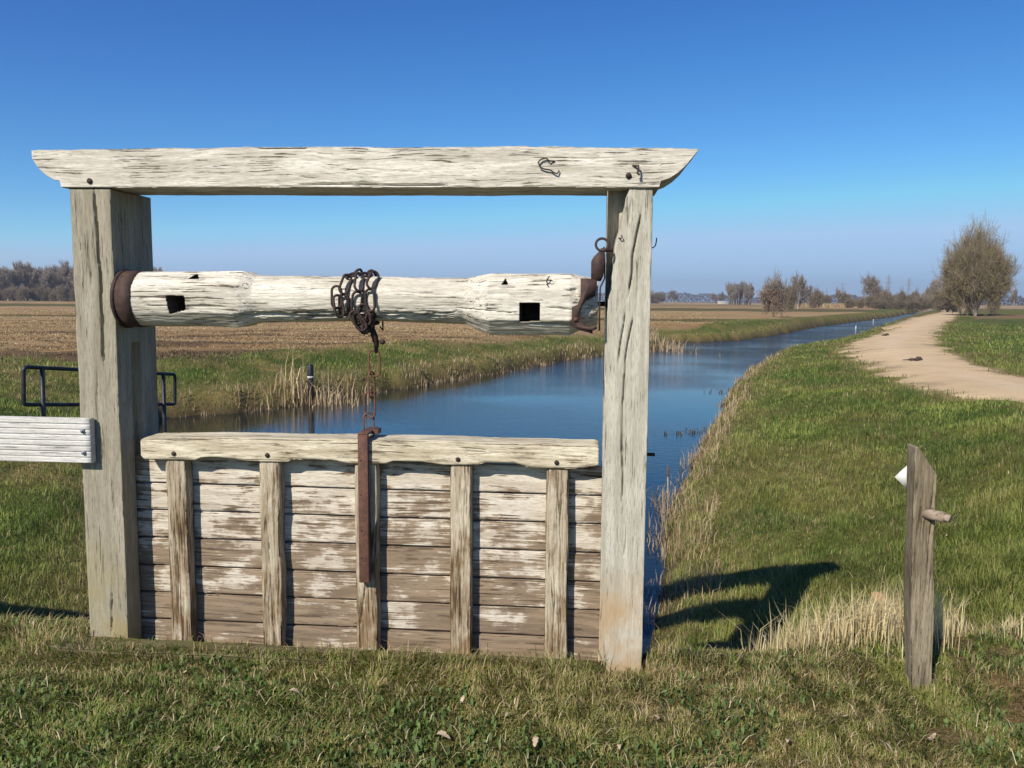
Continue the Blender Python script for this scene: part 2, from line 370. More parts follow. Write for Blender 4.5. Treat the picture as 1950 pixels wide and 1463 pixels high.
SAND = np.array((0.58, 0.43, 0.25))
def land(x, y):
    """land cover: ground colour, dryness of the grass 0..1, grass amount 0..1"""
    x = np.asarray(x, float); y = np.asarray(y, float)
    r = np.hypot(x, y); d = wdist(x, y); u, g = gloc(x, y); pd = pdist(x, y)
    green = np.array((0.060, 0.100, 0.020)); olive = np.array((0.115, 0.125, 0.035)); dry = np.array((0.30, 0.225, 0.105))
    soil = np.array((0.16, 0.105, 0.062)); field = np.array((0.29, 0.19, 0.095)); tan = np.array((0.35, 0.255, 0.14))
    n1 = fbm(x*0.9, y*0.9, 0, 31, 4); n2 = fbm(x*3.5, y*3.5, 0, 33, 3); n3 = fbm(x*0.22, y*0.22, 0, 37, 3)
    dryn = sstep(0.47, 0.74, 0.55*n1+0.45*n2)*(1-0.45*sstep(4.2, 5.5, y)*(x > 0))
    # straw near the waterline and round the marker post
    dryn = np.maximum(dryn, (1-sstep(0.1, 1.1+1.2*n3, d))*sstep(0.25, 0.55, n2+0.15)*0.9)
    spot = np.maximum(np.exp(-(((x-1.72)/0.60)**2+((y-4.35)/0.48)**2)), 0.8*np.exp(-(((x-2.75)/0.5)**2+((y-4.3)/0.35)**2)))
    dryn = np.maximum(dryn, sstep(0.25, 0.7, spot+0.35*(n2-0.5)))
    leftbank = (x < 0.15*y)
    ud = np.where(leftbank & (y > 9), sstep(1.9, 0.3, d)*sstep(0.35, 0.65, n2+0.05)*0.75, 0)
    dryn = np.clip(np.maximum(dryn*0.85, ud*0.9), 0, 1)
    c = green+(olive-green)*sstep(0.3, 0.6, n1)[..., None]
    c = c+(dry-c)*(dryn*0.75)[..., None]
    amount = np.ones_like(x)
    soiln = sstep(0.8, 1.6, x)*sstep(0.58, 0.70, fbm(x*1.7, y*1.7, 0, 44, 4))*(y < 4.4)
    spot2 = np.exp(-(((x-1.65)/0.22)**2+((y-2.98)/0.18)**2)); soiln = np.maximum(soiln, sstep(0.4, 0.9, spot2))
    c = c+(soil*1.25-c)*(soiln*0.8)[..., None]; amount = amount*(1-0.8*soiln)
    # mud at the waterline
    mud = sstep(0.35, 0.0, d); c = c+(np.array((0.055, 0.042, 0.028))-c)*mud[..., None]
    # ploughed field beyond the left bank; its edge runs slantwise away
    e0, e1 = gp(290, 690)[:2], gp(1100, 638)[:2]; ev = (e1-e0)/np.linalg.norm(e1-e0)
    fd = -(x-e0[0])*(-ev[1])*-1-(y-e0[1])*ev[0]*-1        # distance beyond the edge line
    fd = (x-e0[0])*(-ev[1])+(y-e0[1])*ev[0]
    fd2 = np.where(x < e0[0], (y-e0[1]-0.05*(x-e0[0])), fd)+(n3-0.5)*5
    side = x < np.interp(y, [0, 30, 50, 56, 70, 100, 190, 400], [0, 6, 9, 12, 18, 42, 82, 190])
    f = sstep(-0.6, 1.6, fd2)*side*sstep(1.2, 3.0, d)
    ys = y-0.03*x+(n3-0.5)*1.5
    furrow = fbm(x*0.10, ys*1.2, 0, 51, 4)
    fc = field+(tan-field)*sstep(0.35, 0.62, furrow)[..., None]
    fc = fc+(soil*0.7-fc)*(sstep(0.52, 0.66, fbm(x*0.16, ys*0.9, 0, 52, 4))*(ys < 42)*0.85)[..., None]
    def band(a, b, s=1.5): return sstep(a-s, a+s, ys)*(1-sstep(b-s, b+s, ys))
    gb = np.maximum.reduce([band(67, 76, 1.2)*0.8, band(140, 196, 3)*0.85, band(270, 420, 8)*0.35])
    fc = fc+(tan*1.02-fc)*(band(80, 136, 4)*0.6)[..., None]
    fc = fc+(np.array((0.085, 0.088, 0.034))-fc)*gb[..., None]
    fc = fc*(0.70+0.55*fbm(x*0.12, y*0.8, 0, 57, 4))[..., None]
    c = c+(fc-c)*f[..., None]; amount = amount*(1-f); dryn = np.where(f > 0.5, 0.8, dryn)
    # right field
    rf = (x > np.interp(y, [0, 14, 19, 27, 60, 103, 240], [40, 40, 13.5, 15.5, 33, 57, 134]))
    ry = y+(n3-0.5)*6
    rc = np.array((0.065, 0.105, 0.022))+(np.array((0.20, 0.14, 0.075))-np.array((0.065, 0.105, 0.022)))*np.maximum(sstep(82, 92, ry), sstep(0.50, 0.66, n1)*0.75)[..., None]
    rc = rc+(np.array((0.12, 0.125, 0.035))-rc)*(sstep(118, 126, ry)*(1-sstep(230, 260, ry)))[..., None]
    rc = rc+(tan-rc)*sstep(255, 290, ry)[..., None]
    c = np.where(rf[..., None], rc, c); amount = np.where(rf, sstep(75, 55, y), amount)
    # far side strip green between bank and field
    pk = sstep(0.35, -0.35, pd); ed = sstep(1.6, 0.2, pd)*(1-pk)*sstep(0.45, 0.6, n2)
    c = c+(soil*1.3-c)*(ed*0.7)[..., None]; amount = amount*(1-0.35*ed)
    c = c+(SAND*0.8-c)*pk[..., None]; amount = amount*(1-pk)
    amount = amount*sstep(0.02, 0.2, d)
    return c, dryn, amount

def grid_faces(nr, nc, wrap=False):
    i = np.arange(nr-1)[:, None]; j = np.arange(nc if wrap else nc-1)[None, :]; k = (j+1) % nc
    return np.stack([i*nc+j, i*nc+k, (i+1)*nc+k, (i+1)*nc+j], -1).reshape(-1, 4)
def terrain():
    rr = [0.4]
    while rr[-1] < 2700: rr.append(rr[-1]*1.0135 if rr[-1] < 400 else rr[-1]*1.06)
    rr = np.array(rr)
    fine = np.arange(-42, 42.01, 0.28); rest = np.arange(42, 318.01, 4.0)[1:-1]
    ang = np.radians(np.concatenate([fine, rest]))
    R, A = np.meshgrid(rr, ang, indexing='ij')
    X, Y = R*np.sin(A), R*np.cos(A)
    Z = height(X, Y); Z = np.where(R > 600, 0.0, Z)
    c, _, _ = land(X, Y)
    V = np.stack([X, Y, Z], -1).reshape(-1, 3)
    V = np.vstack([V, [[0, 0, 0.0]]]); n = len(ang)
    F = grid_faces(len(rr), n, True)[:, ::-1]
    tri = np.array([[len(V)-1, j, (j+1) % n] for j in range(n)])[:, ::-1]
    cc = np.vstack([c.reshape(-1, 3), [[0.08, 0.09, 0.03]]])
    t = NT('ground_cover')
    a = t.attr('col'); v = t.coord()
    n1 = t.noise(v, 5.0, 6, 0.7); n2 = t.noise(v, 42.0, 5, 0.7); n3 = t.noise(v, 0.8, 4, 0.6)
    col = t.mix(t.ramp(n2, 0.35, 0.65, 0, 1), t.mix(1.0, a, (0.55, 0.55, 0.52), 'MULTIPLY'), t.mix(1.0, a, (1.35, 1.30, 1.2), 'MULTIPLY'))
    col = t.mix(t.ramp(n1, 0.4, 0.62, 0, 0.45), col, t.mix(1.0, a, (1.25, 1.05, 0.75), 'MULTIPLY'))
    nr = t.bump(n2, 0.8, 0.03); nr = t.bump(n1, 0.6, 0.12, nr)
    return tag(mk('ground', V, [F, tri], t.fin(col, 0.95, nr, spec=0.1), col=cc), kind='structure')
terrain()

# water sheet (reaches under the banks)
def water():
    t = NT('canal_water'); v = t.coord((1, 1, 1)); v2 = t.coord((1.0, 2.6, 1))
    n1 = t.noise(v2, 5.5, 4, 0.6); n2 = t.noise(v, 0.10, 3, 0.5)
    sep = t.n('SeparateXYZ'); tc = t.n('TexCoord'); t.l(tc.outputs['Object'], sep.inputs[0])
    far = t.ramp(sep.outputs['Y'], 20, 50, 0.10, 1.0)
    mask = t.math('MULTIPLY', far, t.ramp(n2, 0.38, 0.56, 0.25, 1.0))
    b = t.n('Bump'); b.inputs['Distance'].default_value = 0.055; t.l(n1, b.inputs['Height']); t.l(mask, b.inputs['Strength'])
    t.b.inputs['IOR'].default_value = 1.28
    mt = t.fin((0.008, 0.014, 0.016), 0.03, b.outputs[0], spec=0.5)
    P = WPOLY; n = len(P); ctr = None
    V = []; 
    # widen the outline by 0.8 m into the bank, then triangulate through bmesh
    import bmesh
    bm = bmesh.new()
    area = sum(P[i][0]*P[(i+1) % n][1]-P[(i+1) % n][0]*P[i][1] for i in range(n))/2
    s = 1 if area > 0 else -1
    vs = []
    for i in range(n):
        a, b_, c = P[i-1], P[i], P[(i+1) % n]
        e1 = (b_-a)/np.linalg.norm(b_-a); e2 = (c-b_)/np.linalg.norm(c-b_)
        nn = np.array([e1[1]+e2[1], -e1[0]-e2[0]])*s; nn = nn/(np.linalg.norm(nn)+1e-9)
        off = 0.0 if i < 2 else 0.55+0.006*np.linalg.norm(b_)
        q = b_+nn*off; vs.append(bm.verts.new((q[0], q[1], WZ)))
    f = bm.faces.new(vs); bmesh.ops.triangulate(bm, faces=[f])
    for f in bm.faces:
        f.normal_update()
        if f.normal.z < 0: f.normal_flip()
    me = D.meshes.new('water'); bm.to_mesh(me); bm.free(); me.materials.append(mt)
    o = D.objects.new('water', me); COL.objects.link(o); tag(o, kind='structure')
water()

def path():
    # strip mesh: cells whose centre lies on the track, slightly above the ground
    parts = []
    V = []; F = []; Cc = []; nv = 0
    for (x0, x1, y0, y1, s) in ((4, 24, 8, 30, 0.16), (8, 24, 30, 48, 0.25), (14, 60, 48, 106, 0.6), (38, 150, 106, 262, 1.4)):
        xs = np.arange(x0, x1+s/2, s); ys = np.arange(y0, y1+s/2, s)
        X, Y = np.meshgrid(xs, ys, indexing='ij'); d = pdist(X, Y)
        Z = height(X, Y)+0.022-0.04*sstep(-0.25, 0.05, d)
        f = grid_faces(len(xs), len(ys))
        dd = d.ravel()[f].min(axis=1); f = f[dd < 0.02]
        used = np.unique(f); mp = np.full(X.size, -1); mp[used] = np.arange(len(used))
        V.append(np.stack([X, Y, Z], -1).reshape(-1, 3)[used]); F.append(mp[f]+nv); nv += len(used)
        parts.append(0)
    V = np.concatenate(V); F = np.concatenate(F)
    x, y = V[:, 0], V[:, 1]
    d = pdist(x, y)
    rut = np.exp(-((np.abs(d+1.7)-0.0)/0.45)**2)
    c = SAND*(0.86+0.3*fbm(x*0.7, y*0.7, 0, 71, 4))[:, None]
    c = c+(np.array((0.66, 0.52, 0.35))-c)*(rut*0.5)[:, None]
    mid = np.exp(-((d+2.9)/0.5)**2)*sstep(0.45, 0.6, fbm(x*1.2, y*1.2, 0, 75, 3)); c = c+(np.array((0.24, 0.20, 0.10))-c)*(mid*0.55)[:, None]
    edge = sstep(-0.7, 0.0, d)*sstep(0.4, 0.6, fbm(x*2, y*2, 0, 72, 3)); c = c+(np.array((0.20, 0.15, 0.085))-c)*(edge*0.8)[:, None]
    t = NT('sandy_track'); v = t.coord(); n1 = t.noise(v, 3.0, 6, 0.7); n2 = t.noise(v, 30, 5, 0.7)
    a = t.attr('col')
    col = t.mix(t.ramp(n2, 0.35, 0.7), t.mix(1.0, a, (0.86, 0.84, 0.82), 'MULTIPLY'), t.mix(1.0, a, (1.12, 1.12, 1.12), 'MULTIPLY'))
    col = t.mix(t.ramp(n1, 0.55, 0.72, 0, 0.45), col, (0.25, 0.18, 0.11))
    nr = t.bump(n2, 0.5, 0.02); nr = t.bump(n1, 0.4, 0.06, nr)
    tag(mk('path', V, F[:, ::-1] if False else F, t.fin(col, 0.95, nr, spec=0.1), col=c), kind='structure')
path()

# ------------------------------------------------------------------ timbers
def crack_depth(U, Vv, lines):
    """lines: (points, halfwidth, depth) in gate-local (u,v)"""
    out = np.zeros_like(U)
    for P, hw, dep in lines:
        P = np.array(P, float)
        d = polydist(U+(vnoise(U*0+3, Vv*14, 0, 91)-0.5)*0.006, Vv, P, closed=False)
        # thins out at its ends
        t = np.hypot(U-P[0][0], Vv-P[0][1]); t2 = np.hypot(U-P[-1][0], Vv-P[-1][1])
        tp = np.clip(np.minimum(t, t2)/0.05, 0.25, 1)
        out = np.maximum(out, dep*tp*np.clip(1-d/(hw*tp), 0, 1)**0.6)
    return out
def timber(name, mat, parent, axis, t0, t1, p, q, dt=0.012, sp=(0.004, 0.012, 0.02, 0.012), rough=0.0015, cham=0.007,
           shape=None, disp=None, seed=0, label=None, grain=0.0008):
    """sides in order: front, right, back, left for axis z; front, top, back, bottom for axis x"""
    T = np.linspace(t0, t1, max(3, int(abs(t1-t0)/dt)+1))
    # unit section (a: across, b: depth), a in 0..1 = p (axis z) or q (axis x), b in 0..1 = depth
    A, B, NA, NB, DC = [], [], [], [], []
    wA, wB = (p[1]-p[0], q[1]-q[0]) if axis == 'z' else (q[1]-q[0], p[1]-p[0])
    for (a0, b0, a1, b1, na, nb, L, s) in ((0, 0, 1, 0, 0, -1, wA, sp[0]), (1, 0, 1, 1, 1, 0, wB, sp[1]), (1, 1, 0, 1, 0, 1, wA, sp[2]), (0, 1, 0, 0, -1, 0, wB, sp[3])):
        k = max(3, int(L/s)); f = np.arange(k)/k
        f = np.unique(np.concatenate([f, [min(0.3, cham/L*0.5), min(0.4, cham/L), 1-min(0.4, cham/L), 1-min(0.3, cham/L*0.5)]]))
        A += list(a0+(a1-a0)*f); B += list(b0+(b1-b0)*f); NA += [na]*len(f); NB += [nb]*len(f); DC += list(np.minimum(f, 1-f)*L)
    A, B, NA, NB, DC = map(np.array, (A, B, NA, NB, DC)); n = len(A)
    TT = T[:, None]+0*A[None]; a = A[None]+0*TT; b = B[None]+0*TT
    if shape is not None:
        a0, a1, b0, b1 = shape(T)
        aa = a0[:, None]+(a1-a0)[:, None]*a; bb = b0[:, None]+(b1-b0)[:, None]*b
    elif axis == 'z': aa = p[0]+wA*a; bb = q[0]+wB*b
    else: aa = q[0]+wA*a; bb = p[0]+wB*b
    # corner wear
    cv = cham*(0.5+1.1*vnoise(T*9, seed*3.1, 0, 61))[:, None]
    ins = np.clip(cv-DC[None], 0, None)*0.55
    na, nb = NA[None]+0*TT, NB[None]+0*TT
    dd = -ins+0.7*rough*(fbm(TT*5, aa*14, bb*14+seed, 62+seed, 3)-0.5)*2+grain*(vnoise(TT*22, aa*330, bb*330, 64+seed)-0.5)*2
    if disp is not None: dd = dd+disp(TT, aa, bb, na, nb)
    # corner vertices also slide along the face
    aa = aa+na*dd; bb = bb+nb*dd
    if axis == 'z': V = np.stack([aa, bb, TT], -1)
    else: V = np.stack([TT, bb, aa], -1)
    F = grid_faces(len(T), n, True)
    if axis == 'z': F = F
    else: F = F[:, ::-1]
    caps = [np.arange(n)[None, ::-1] if axis == 'z' else np.arange(n)[None], (np.arange(n)+(len(T)-1)*n)[None] if axis == 'z' else (np.arange(n)+(len(T)-1)*n)[None, ::-1]]
    o = mk(name, V.reshape(-1, 3), [F]+caps, mat, parent)
    me = o.data
    sm = np.ones(len(me.polygons), bool); sm[-2:] = False; me.polygons.foreach_set('use_smooth', sm)
    if label: o['label'] = label
    return o
def gl(pts, d=0.0): return [tuple(G(x, y, d)[[0, 2]]) for x, y in pts]

# ================================================================== the sluice frame
frame = thing('sluice_portal', 'tall weathered oak portal of two posts and a bleached cross beam', 'sluice frame', (GX, GY, 0), GPSI)
# left post
cl = [(gl([(178, 358), (182, 410), (187, 470), (190, 520), (193, 575), (196, 640), (197, 700)]), 0.0068, 0.035),
      (gl([(183, 690), (186, 780), (190, 830)]), 0.0035, 0.012), (gl([(212, 1120), (211, 1213)]), 0.0045, 0.02),
      (gl([(167, 430), (171, 500), (174, 560)]), 0.004, 0.008), (gl([(204, 480), (207, 540)]), 0.004, 0.009),
      (gl([(182, 1060), (185, 1105)]), 0.004, 0.009), (gl([(196, 1040), (198, 1110)]), 0.004, 0.009), (gl([(190, 1075), (190, 1100)]), 0.003, 0.006), (gl([(220, 955), (221, 972)]), 0.006, 0.012)]
slot_top = G(264, 655, 0.15)[2]
def dpostL(T, a, b, na, nb):
    r = -crack_depth(a, T, cl)*(nb < -0.5)
    inn = (na > 0.5) & (b > 0.118) & (b < 0.192) & (T < slot_top)
    return r-0.045*inn
timber('post', M_postL, frame, 'z', -0.3, 2.082, (0.0, 0.193), (0.0, 0.345), dt=0.01, sp=(0.0038, 0.006, 0.02, 0.02), disp=dpostL, seed=1, label='grey left post with a long crack and a gate slot', cham=0.006)
# right post
cr = [(gl([(1222, 400), (1214, 440), (1207, 480), (1203, 520), (1199, 545), (1196, 570)]), 0.0055, 0.03),
      (gl([(1193, 585), (1188, 620), (1182, 660), (1178, 700)]), 0.0045, 0.02), (gl([(1208, 595), (1202, 625), (1195, 665), (1188, 720), (1186, 800), (1184, 860), (1186, 920), (1184, 965)]), 0.005, 0.022),
      (gl([(1196, 980), (1193, 1030), (1186, 1060), (1178, 1030), (1177, 990)]), 0.0035, 0.008),
      (gl([(1224, 425), (1225, 427)]), 0.006, 0.012), (gl([(1220, 520), (1221, 524)]), 0.006, 0.012), (gl([(1225, 535), (1226, 539)]), 0.007, 0.014), (gl([(1193, 567), (1198, 572)]), 0.011, 0.012),
      (gl([(1205, 365), (1200, 400), (1196, 440)]), 0.003, 0.008), (gl([(1240, 808), (1239, 818)]), 0.005, 0.01), (gl([(1187, 1240), (1186, 1256)]), 0.005, 0.01)]
wane = np.array(gl([(1196, 330), (1196, 362), (1181, 430), (1168, 480), (1163, 530), (1153, 600), (1149, 640), (1147, 700)]))
def dpostR(T, a, b, na, nb):
    r = -crack_depth(a, T, cr)*(nb < -0.5)
    wu = np.interp(T, wane[::-1, 1], wane[::-1, 0])+(vnoise(T*30, 0, 0, 77)-0.5)*0.006
    rec = (nb < -0.5)*sstep(0.004, -0.004, a-wu)*(T > wane[-1, 1])
    rec = rec*(0.092+0.016*(vnoise(a*90, T*3, 0, 78)-0.5)+0.01*(vnoise(a*25, T*8, 0, 79)))
    inner = (na < -0.5)
    r2 = -0.05*sstep(0.094, 0.104, b)*inner-0.05*inner*(T < wane[-1, 1])*sstep(0.016, 0.026, b)*(1-sstep(0.094, 0.104, b))
    return r-rec+r2
timber('post', M_postR, frame, 'z', -0.3, 2.082, (2.396, 2.587), (0.0, 0.345), dt=0.01, sp=(0.0038, 0.02, 0.02, 0.006), disp=dpostR, seed=4, label='pale right post with slanting cracks and a hewn recess at its top', cham=0.005)
# cross beam
bt_l, bt_r = G(60, 286, -0.012), G(1330, 283, -0.012)
zb0 = G(115, 357, -0.012)[2]; zb1 = G(1258, 357.5, -0.012)[2]
ztop = lambda U: np.interp(U, [G(60, 286, -0.012)[0], G(300, 281, -0.012)[0], G(640, 279, -0.012)[0], G(1000, 279, -0.012)[0], G(1330, 283, -0.012)[0]],
                           [G(60, 286, -0.012)[2], G(300, 281, -0.012)[2], G(640, 279, -0.012)[2], G(1000, 279, -0.012)[2], G(1330, 283, -0.012)[2]])
prof = np.array([G(x, y, -0.012)[[0, 2]] for x, y in ((58, 292), (61, 302), (68, 314), (78, 326), (90, 336), (104, 343), (115, 345), (115.2, 357), (600, 357), (1257.8, 357.5), (1258, 346), (1275, 340), (1292, 329), (1307, 315), (1319, 300), (1329, 287))])
cb = [(gl([(560, 352), (660, 350), (760, 353), (860, 352)], -.012), 0.005, 0.02), (gl([(820, 330), (700, 322), (640, 326)], -.012), 0.002, 0.005),
      (gl([(1030, 300), (1120, 303), (1180, 300)], -.012), 0.003, 0.006), (gl([(1180, 312), (1240, 314), (1300, 311)], -.012), 0.003, 0.008),
      (gl([(930, 296), (948, 295)], -.012), 0.007, 0.01), (gl([(1040, 336), (1048, 337)], -.012), 0.006, 0.012), (gl([(480, 284), (560, 282), (600, 284)], -.012), 0.004, 0.01)]
def shbeam(T):
    lo = np.interp(T, prof[:, 0], prof[:, 1])+(vnoise(T*7, 2, 0, 81)-0.5)*0.004*sstep(0.4, 0.7, T)*sstep(2.5, 2.2, T)
    hi = ztop(T)+(vnoise(T*5, 4, 0, 82)-0.5)*0.006+(vnoise(T*40, 4, 0, 83)-0.5)*0.003
    z0 = np.full_like(T, -0.012); return lo, hi, z0, z0+0.29
def dbeam(T, a, b, na, nb):
    return -crack_depth(T, a, cb)*(nb < -0.5)
timber('cross_beam', M_beam, frame, 'x', bt_l[0], bt_r[0], (-0.012, 0.278), (zb0, 2.28), dt=0.006, sp=(0.004, 0.02, 0.02, 0.02), shape=shbeam, disp=dbeam, seed=7, cham=0.005, rough=0.0010)
# plugs, nails and hooks on the frame
def disc(mb, px, py, d, r, th=0.006, n=14):
    c = G(px, py, d); P = [(c[0]+r*math.cos(2*PI*i/n), c[2]+r*math.sin(2*PI*i/n)) for i in range(n)]
    mb.prism(P, d-th, d+0.01)
for px, py in ((171, 345), (1197, 335)):
    mb = MB(); disc(mb, px, py, -0.013, 0.0125, 0.004); mb.build('bolt', M_darkiron, frame)
def wire(name, pts, r, mat, parent, d=-0.03, dz=None):
    P = [G(x, y, d if dz is None else dz[i]) for i, (x, y) in enumerate(pts)]
    mb = MB(); mb.tube(P, r, 6); return mb.build(name, mat, parent, smooth=True)
wire('wire_hook', [(1056, 307), (1046, 307), (1040, 301), (1031, 303), (1025, 309), (1028, 318), (1036, 322), (1048, 324), (1055, 329), (1061, 331), (1065, 325)], 0.0032, M_darkiron, frame, dz=[-0.014]+[-0.024]*9+[-0.02])
wire('wire_hook', [(1204, 316), (1216, 316), (1216, 322), (1214, 331), (1218, 333)], 0.0042, M_darkiron, frame, dz=[-0.008, -0.035, -0.04, -0.04, -0.035])
wire('wire_hook', [(1236, 472), (1244, 472), (1248, 468), (1250, 460), (1250.5, 453)], 0.0028, M_darkiron, frame, d=0.06)
wire('nail', [(1178, 453), (1182, 455), (1185, 452), (1183, 448)], 0.0025, M_darkiron, frame, dz=[0.0, -0.012, -0.016, -0.016])
wire('bolt', [(1222, 865), (1247, 866)], 0.0085, M_darkiron, frame, d=0.2)
# sill in front of the gate
sa, sb = G(150, 1213, 0.0), G(1400, 1270, 0.0)
sill = timber('sill', M_sill, frame, 'x', sa[0]-0.05, 2.40, (-0.135, -0.003), (-0.2, 0.010), dt=0.02, sp=(0.02, 0.008, 0.03, 0.03), rough=0.010, cham=0.02, seed=12)

# ================================================================== the sliding gate
gate = thing('sluice_gate', 'closed wooden sluice gate of peeling horizontal planks between two posts', 'sluice gate', (GX, GY, 0), GPSI)
DB, DS, DR = 0.128, 0.060, 0.046          # fronts of planks, stiles and rail
ub = [G(470, y, DB)[2] for y in (925, 977, 1030, 1083, 1135, 1187)]
hb = (ub[0]-ub[-1])/5; ub = [ub[0]+hb]+ub+[ub[-1]-hb]
for k in range(len(ub)-1):
    z1, z0 = ub[k], ub[k+1]
    if k == len(ub)-2: z0 = -0.15
    timber('plank', M_plank, gate, 'x', 0.16, 2.435, (DB+0.002*(k % 3), 0.172), (z0+0.0042, z1-0.0038), dt=0.03, sp=(0.009, 0.02, 0.03, 0.02), rough=0.0015, cham=0.006, seed=20+k, grain=0.001)
zr_t, zr_b = G(700, 835, DR)[2], G(700, 883, DR)[2]
stl = []
for k, (a, b) in enumerate(((321, 359), (497, 533), (677, 717), (857, 897), (1038.5, 1081))):
    y = 1060; u0, u1 = G(a, y, DS)[0], G(b, y, DS)[0]; stl.append((u0, u1))
    ck = [([(u0+0.03+0.02*math.sin(k*2.3), 0.05), (u0+0.045, 0.3), (u0+0.035, 0.5)], 0.004, 0.012), ([(u0+0.07, 0.35), (u0+0.065, 0.6), (u0+0.075, 0.8)], 0.0035, 0.009)]
    def dst(T, aa, bb, na, nb, ck=ck, k=k, u1=u1):
        r = -crack_depth(aa, T, ck)*(nb < -0.5)
        wob = (vnoise(T*6, k*5.0, 0, 101+k)-0.5)*0.012*(na > 0.5)+(vnoise(T*5, k*5.0, 0, 111+k)-0.5)*0.007*(na < -0.5)
        gr = -0.004*np.clip(vnoise(aa*260, T*5, 0, 120+k)*1.6-0.9, 0, 1)*(nb < -0.5)
        return r+wob+gr
    timber('stile', M_stile, gate, 'z', -0.1, zr_b+0.01, (u0, u1), (DS, DB+0.004), dt=0.012, sp=(0.0035, 0.008, 0.05, 0.008), disp=dst, seed=30+k, cham=0.010, rough=0.003, grain=0.0016)
# rail with scalloped lower edge between the stiles
edge = [G(268, 850, DR)[0], G(1140, 870, DR)[0]]
scal = np.array([G(x, y, DR)[[0, 2]] for x, y in ((266, 866), (274, 876), (300, 876), (372, 877), (382, 872), (400, 871), (440, 874), (470, 879), (545, 881), (556, 876), (600, 876), (640, 879), (665, 884),
                                                     (735, 884), (748, 879), (800, 880), (845, 886), (910, 886), (925, 882), (980, 883), (1012, 892), (1095, 894), (1120, 890), (1141, 888))])
rtop = np.array([G(x, y, DR)[[0, 2]] for x, y in ((266, 838), (274, 834), (400, 833.5), (600, 836), (800, 840), (1000, 845), (1132, 848), (1141, 852))])
def shrail(T):
    lo = np.interp(T, scal[:, 0], scal[:, 1]); hi = np.interp(T, rtop[:, 0], rtop[:, 1])+(vnoise(T*8, 0, 0, 131)-0.5)*0.004
    z = np.full_like(T, DR); return lo, hi, z, z+0.16
crl = [(gl([(880, 868), (960, 862), (1060, 866)], DR), 0.003, 0.006), (gl([(1048, 868), (1130, 872)], DR), 0.003, 0.007)]
timber('rail', M_rail, gate, 'x', edge[0], edge[1], (DR, DR+0.16), (zr_b, zr_t), dt=0.006, sp=(0.004, 0.012, 0.02, 0.012), shape=shrail, disp=lambda T, a, b, na, nb: -crack_depth(T, a, crl)*(nb < -0.5), seed=41, cham=0.009, rough=0.0025)
for px, py in ((331, 864), (509, 867), (872, 875), (1060, 881)):
    mb = MB(); disc(mb, px, py, DR-0.001, 0.0105, 0.004); mb.build('bolt', M_darkiron, gate)
# iron strap hooked over the rail
s0, s1 = G(681, 840, 0.02), G(697, 1110, 0.02)
mb = MB(); su0, su1 = s0[0], G(700, 840, 0.02)[0]
st = zr_t+0.022
mb.box((su0, 0.018, s1[2]), (su1, DR-0.002, st-0.002), 0.002)
mb.box((su0+0.002, 0.018, st-0.002), (su1+0.004, 0.20, st+0.008), 0.002)
mb.box((su1-0.004, 0.10, st-0.012), (su1+0.028, 0.16, st+0.010), 0.003)
for v in (0.12, 0.25, 0.42, 0.58):
    c = s1[2]+v*(st-s1[2])/0.7; P = [(su0+0.012+0.004*math.cos(q*PI/4), c+0.004*math.sin(q*PI/4)) for q in range(8)]; mb.prism(P, 0.0155, 0.02)
mb.build('iron_strap', M_rust_l, gate)

# ================================================================== the windlass roller
roll = thing('windlass_roller', 'thick bleached wooden roller with square lever holes between the posts', 'roller', (GX, GY, 0), GPSI)
AX = 0.075
def lz(px, py): return G(px, py, AX)[2]
U = lambda px, d=-0.05: G(px, 575, d)[0]
prof_u = [U(213), U(440), U(452), U(475), U(690), U(880), U(903), U(930), U(1085), U(1108), U(1139)]
top_y = [518, 517.5, 518, 525, 527.5, 530, 527, 522.5, 522.5, 527, 531]
bot_y = [620, 622, 620, 614, 611, 617, 626, 636, 638, 628, 620]
pxs = [213, 440, 452, 475, 690, 880, 903, 930, 1085, 1108, 1139]
ctr = [(lz(p, a)+lz(p, b))/2 for p, a, b in zip(pxs, top_y, bot_y)]; rad = [(lz(p, a)-lz(p, b))/2 for p, a, b in zip(pxs, top_y, bot_y)]
sq = [0, 1, 1, 0.25, 0.15, 0.25, 1, 1, 1, 0.4, 0.1]
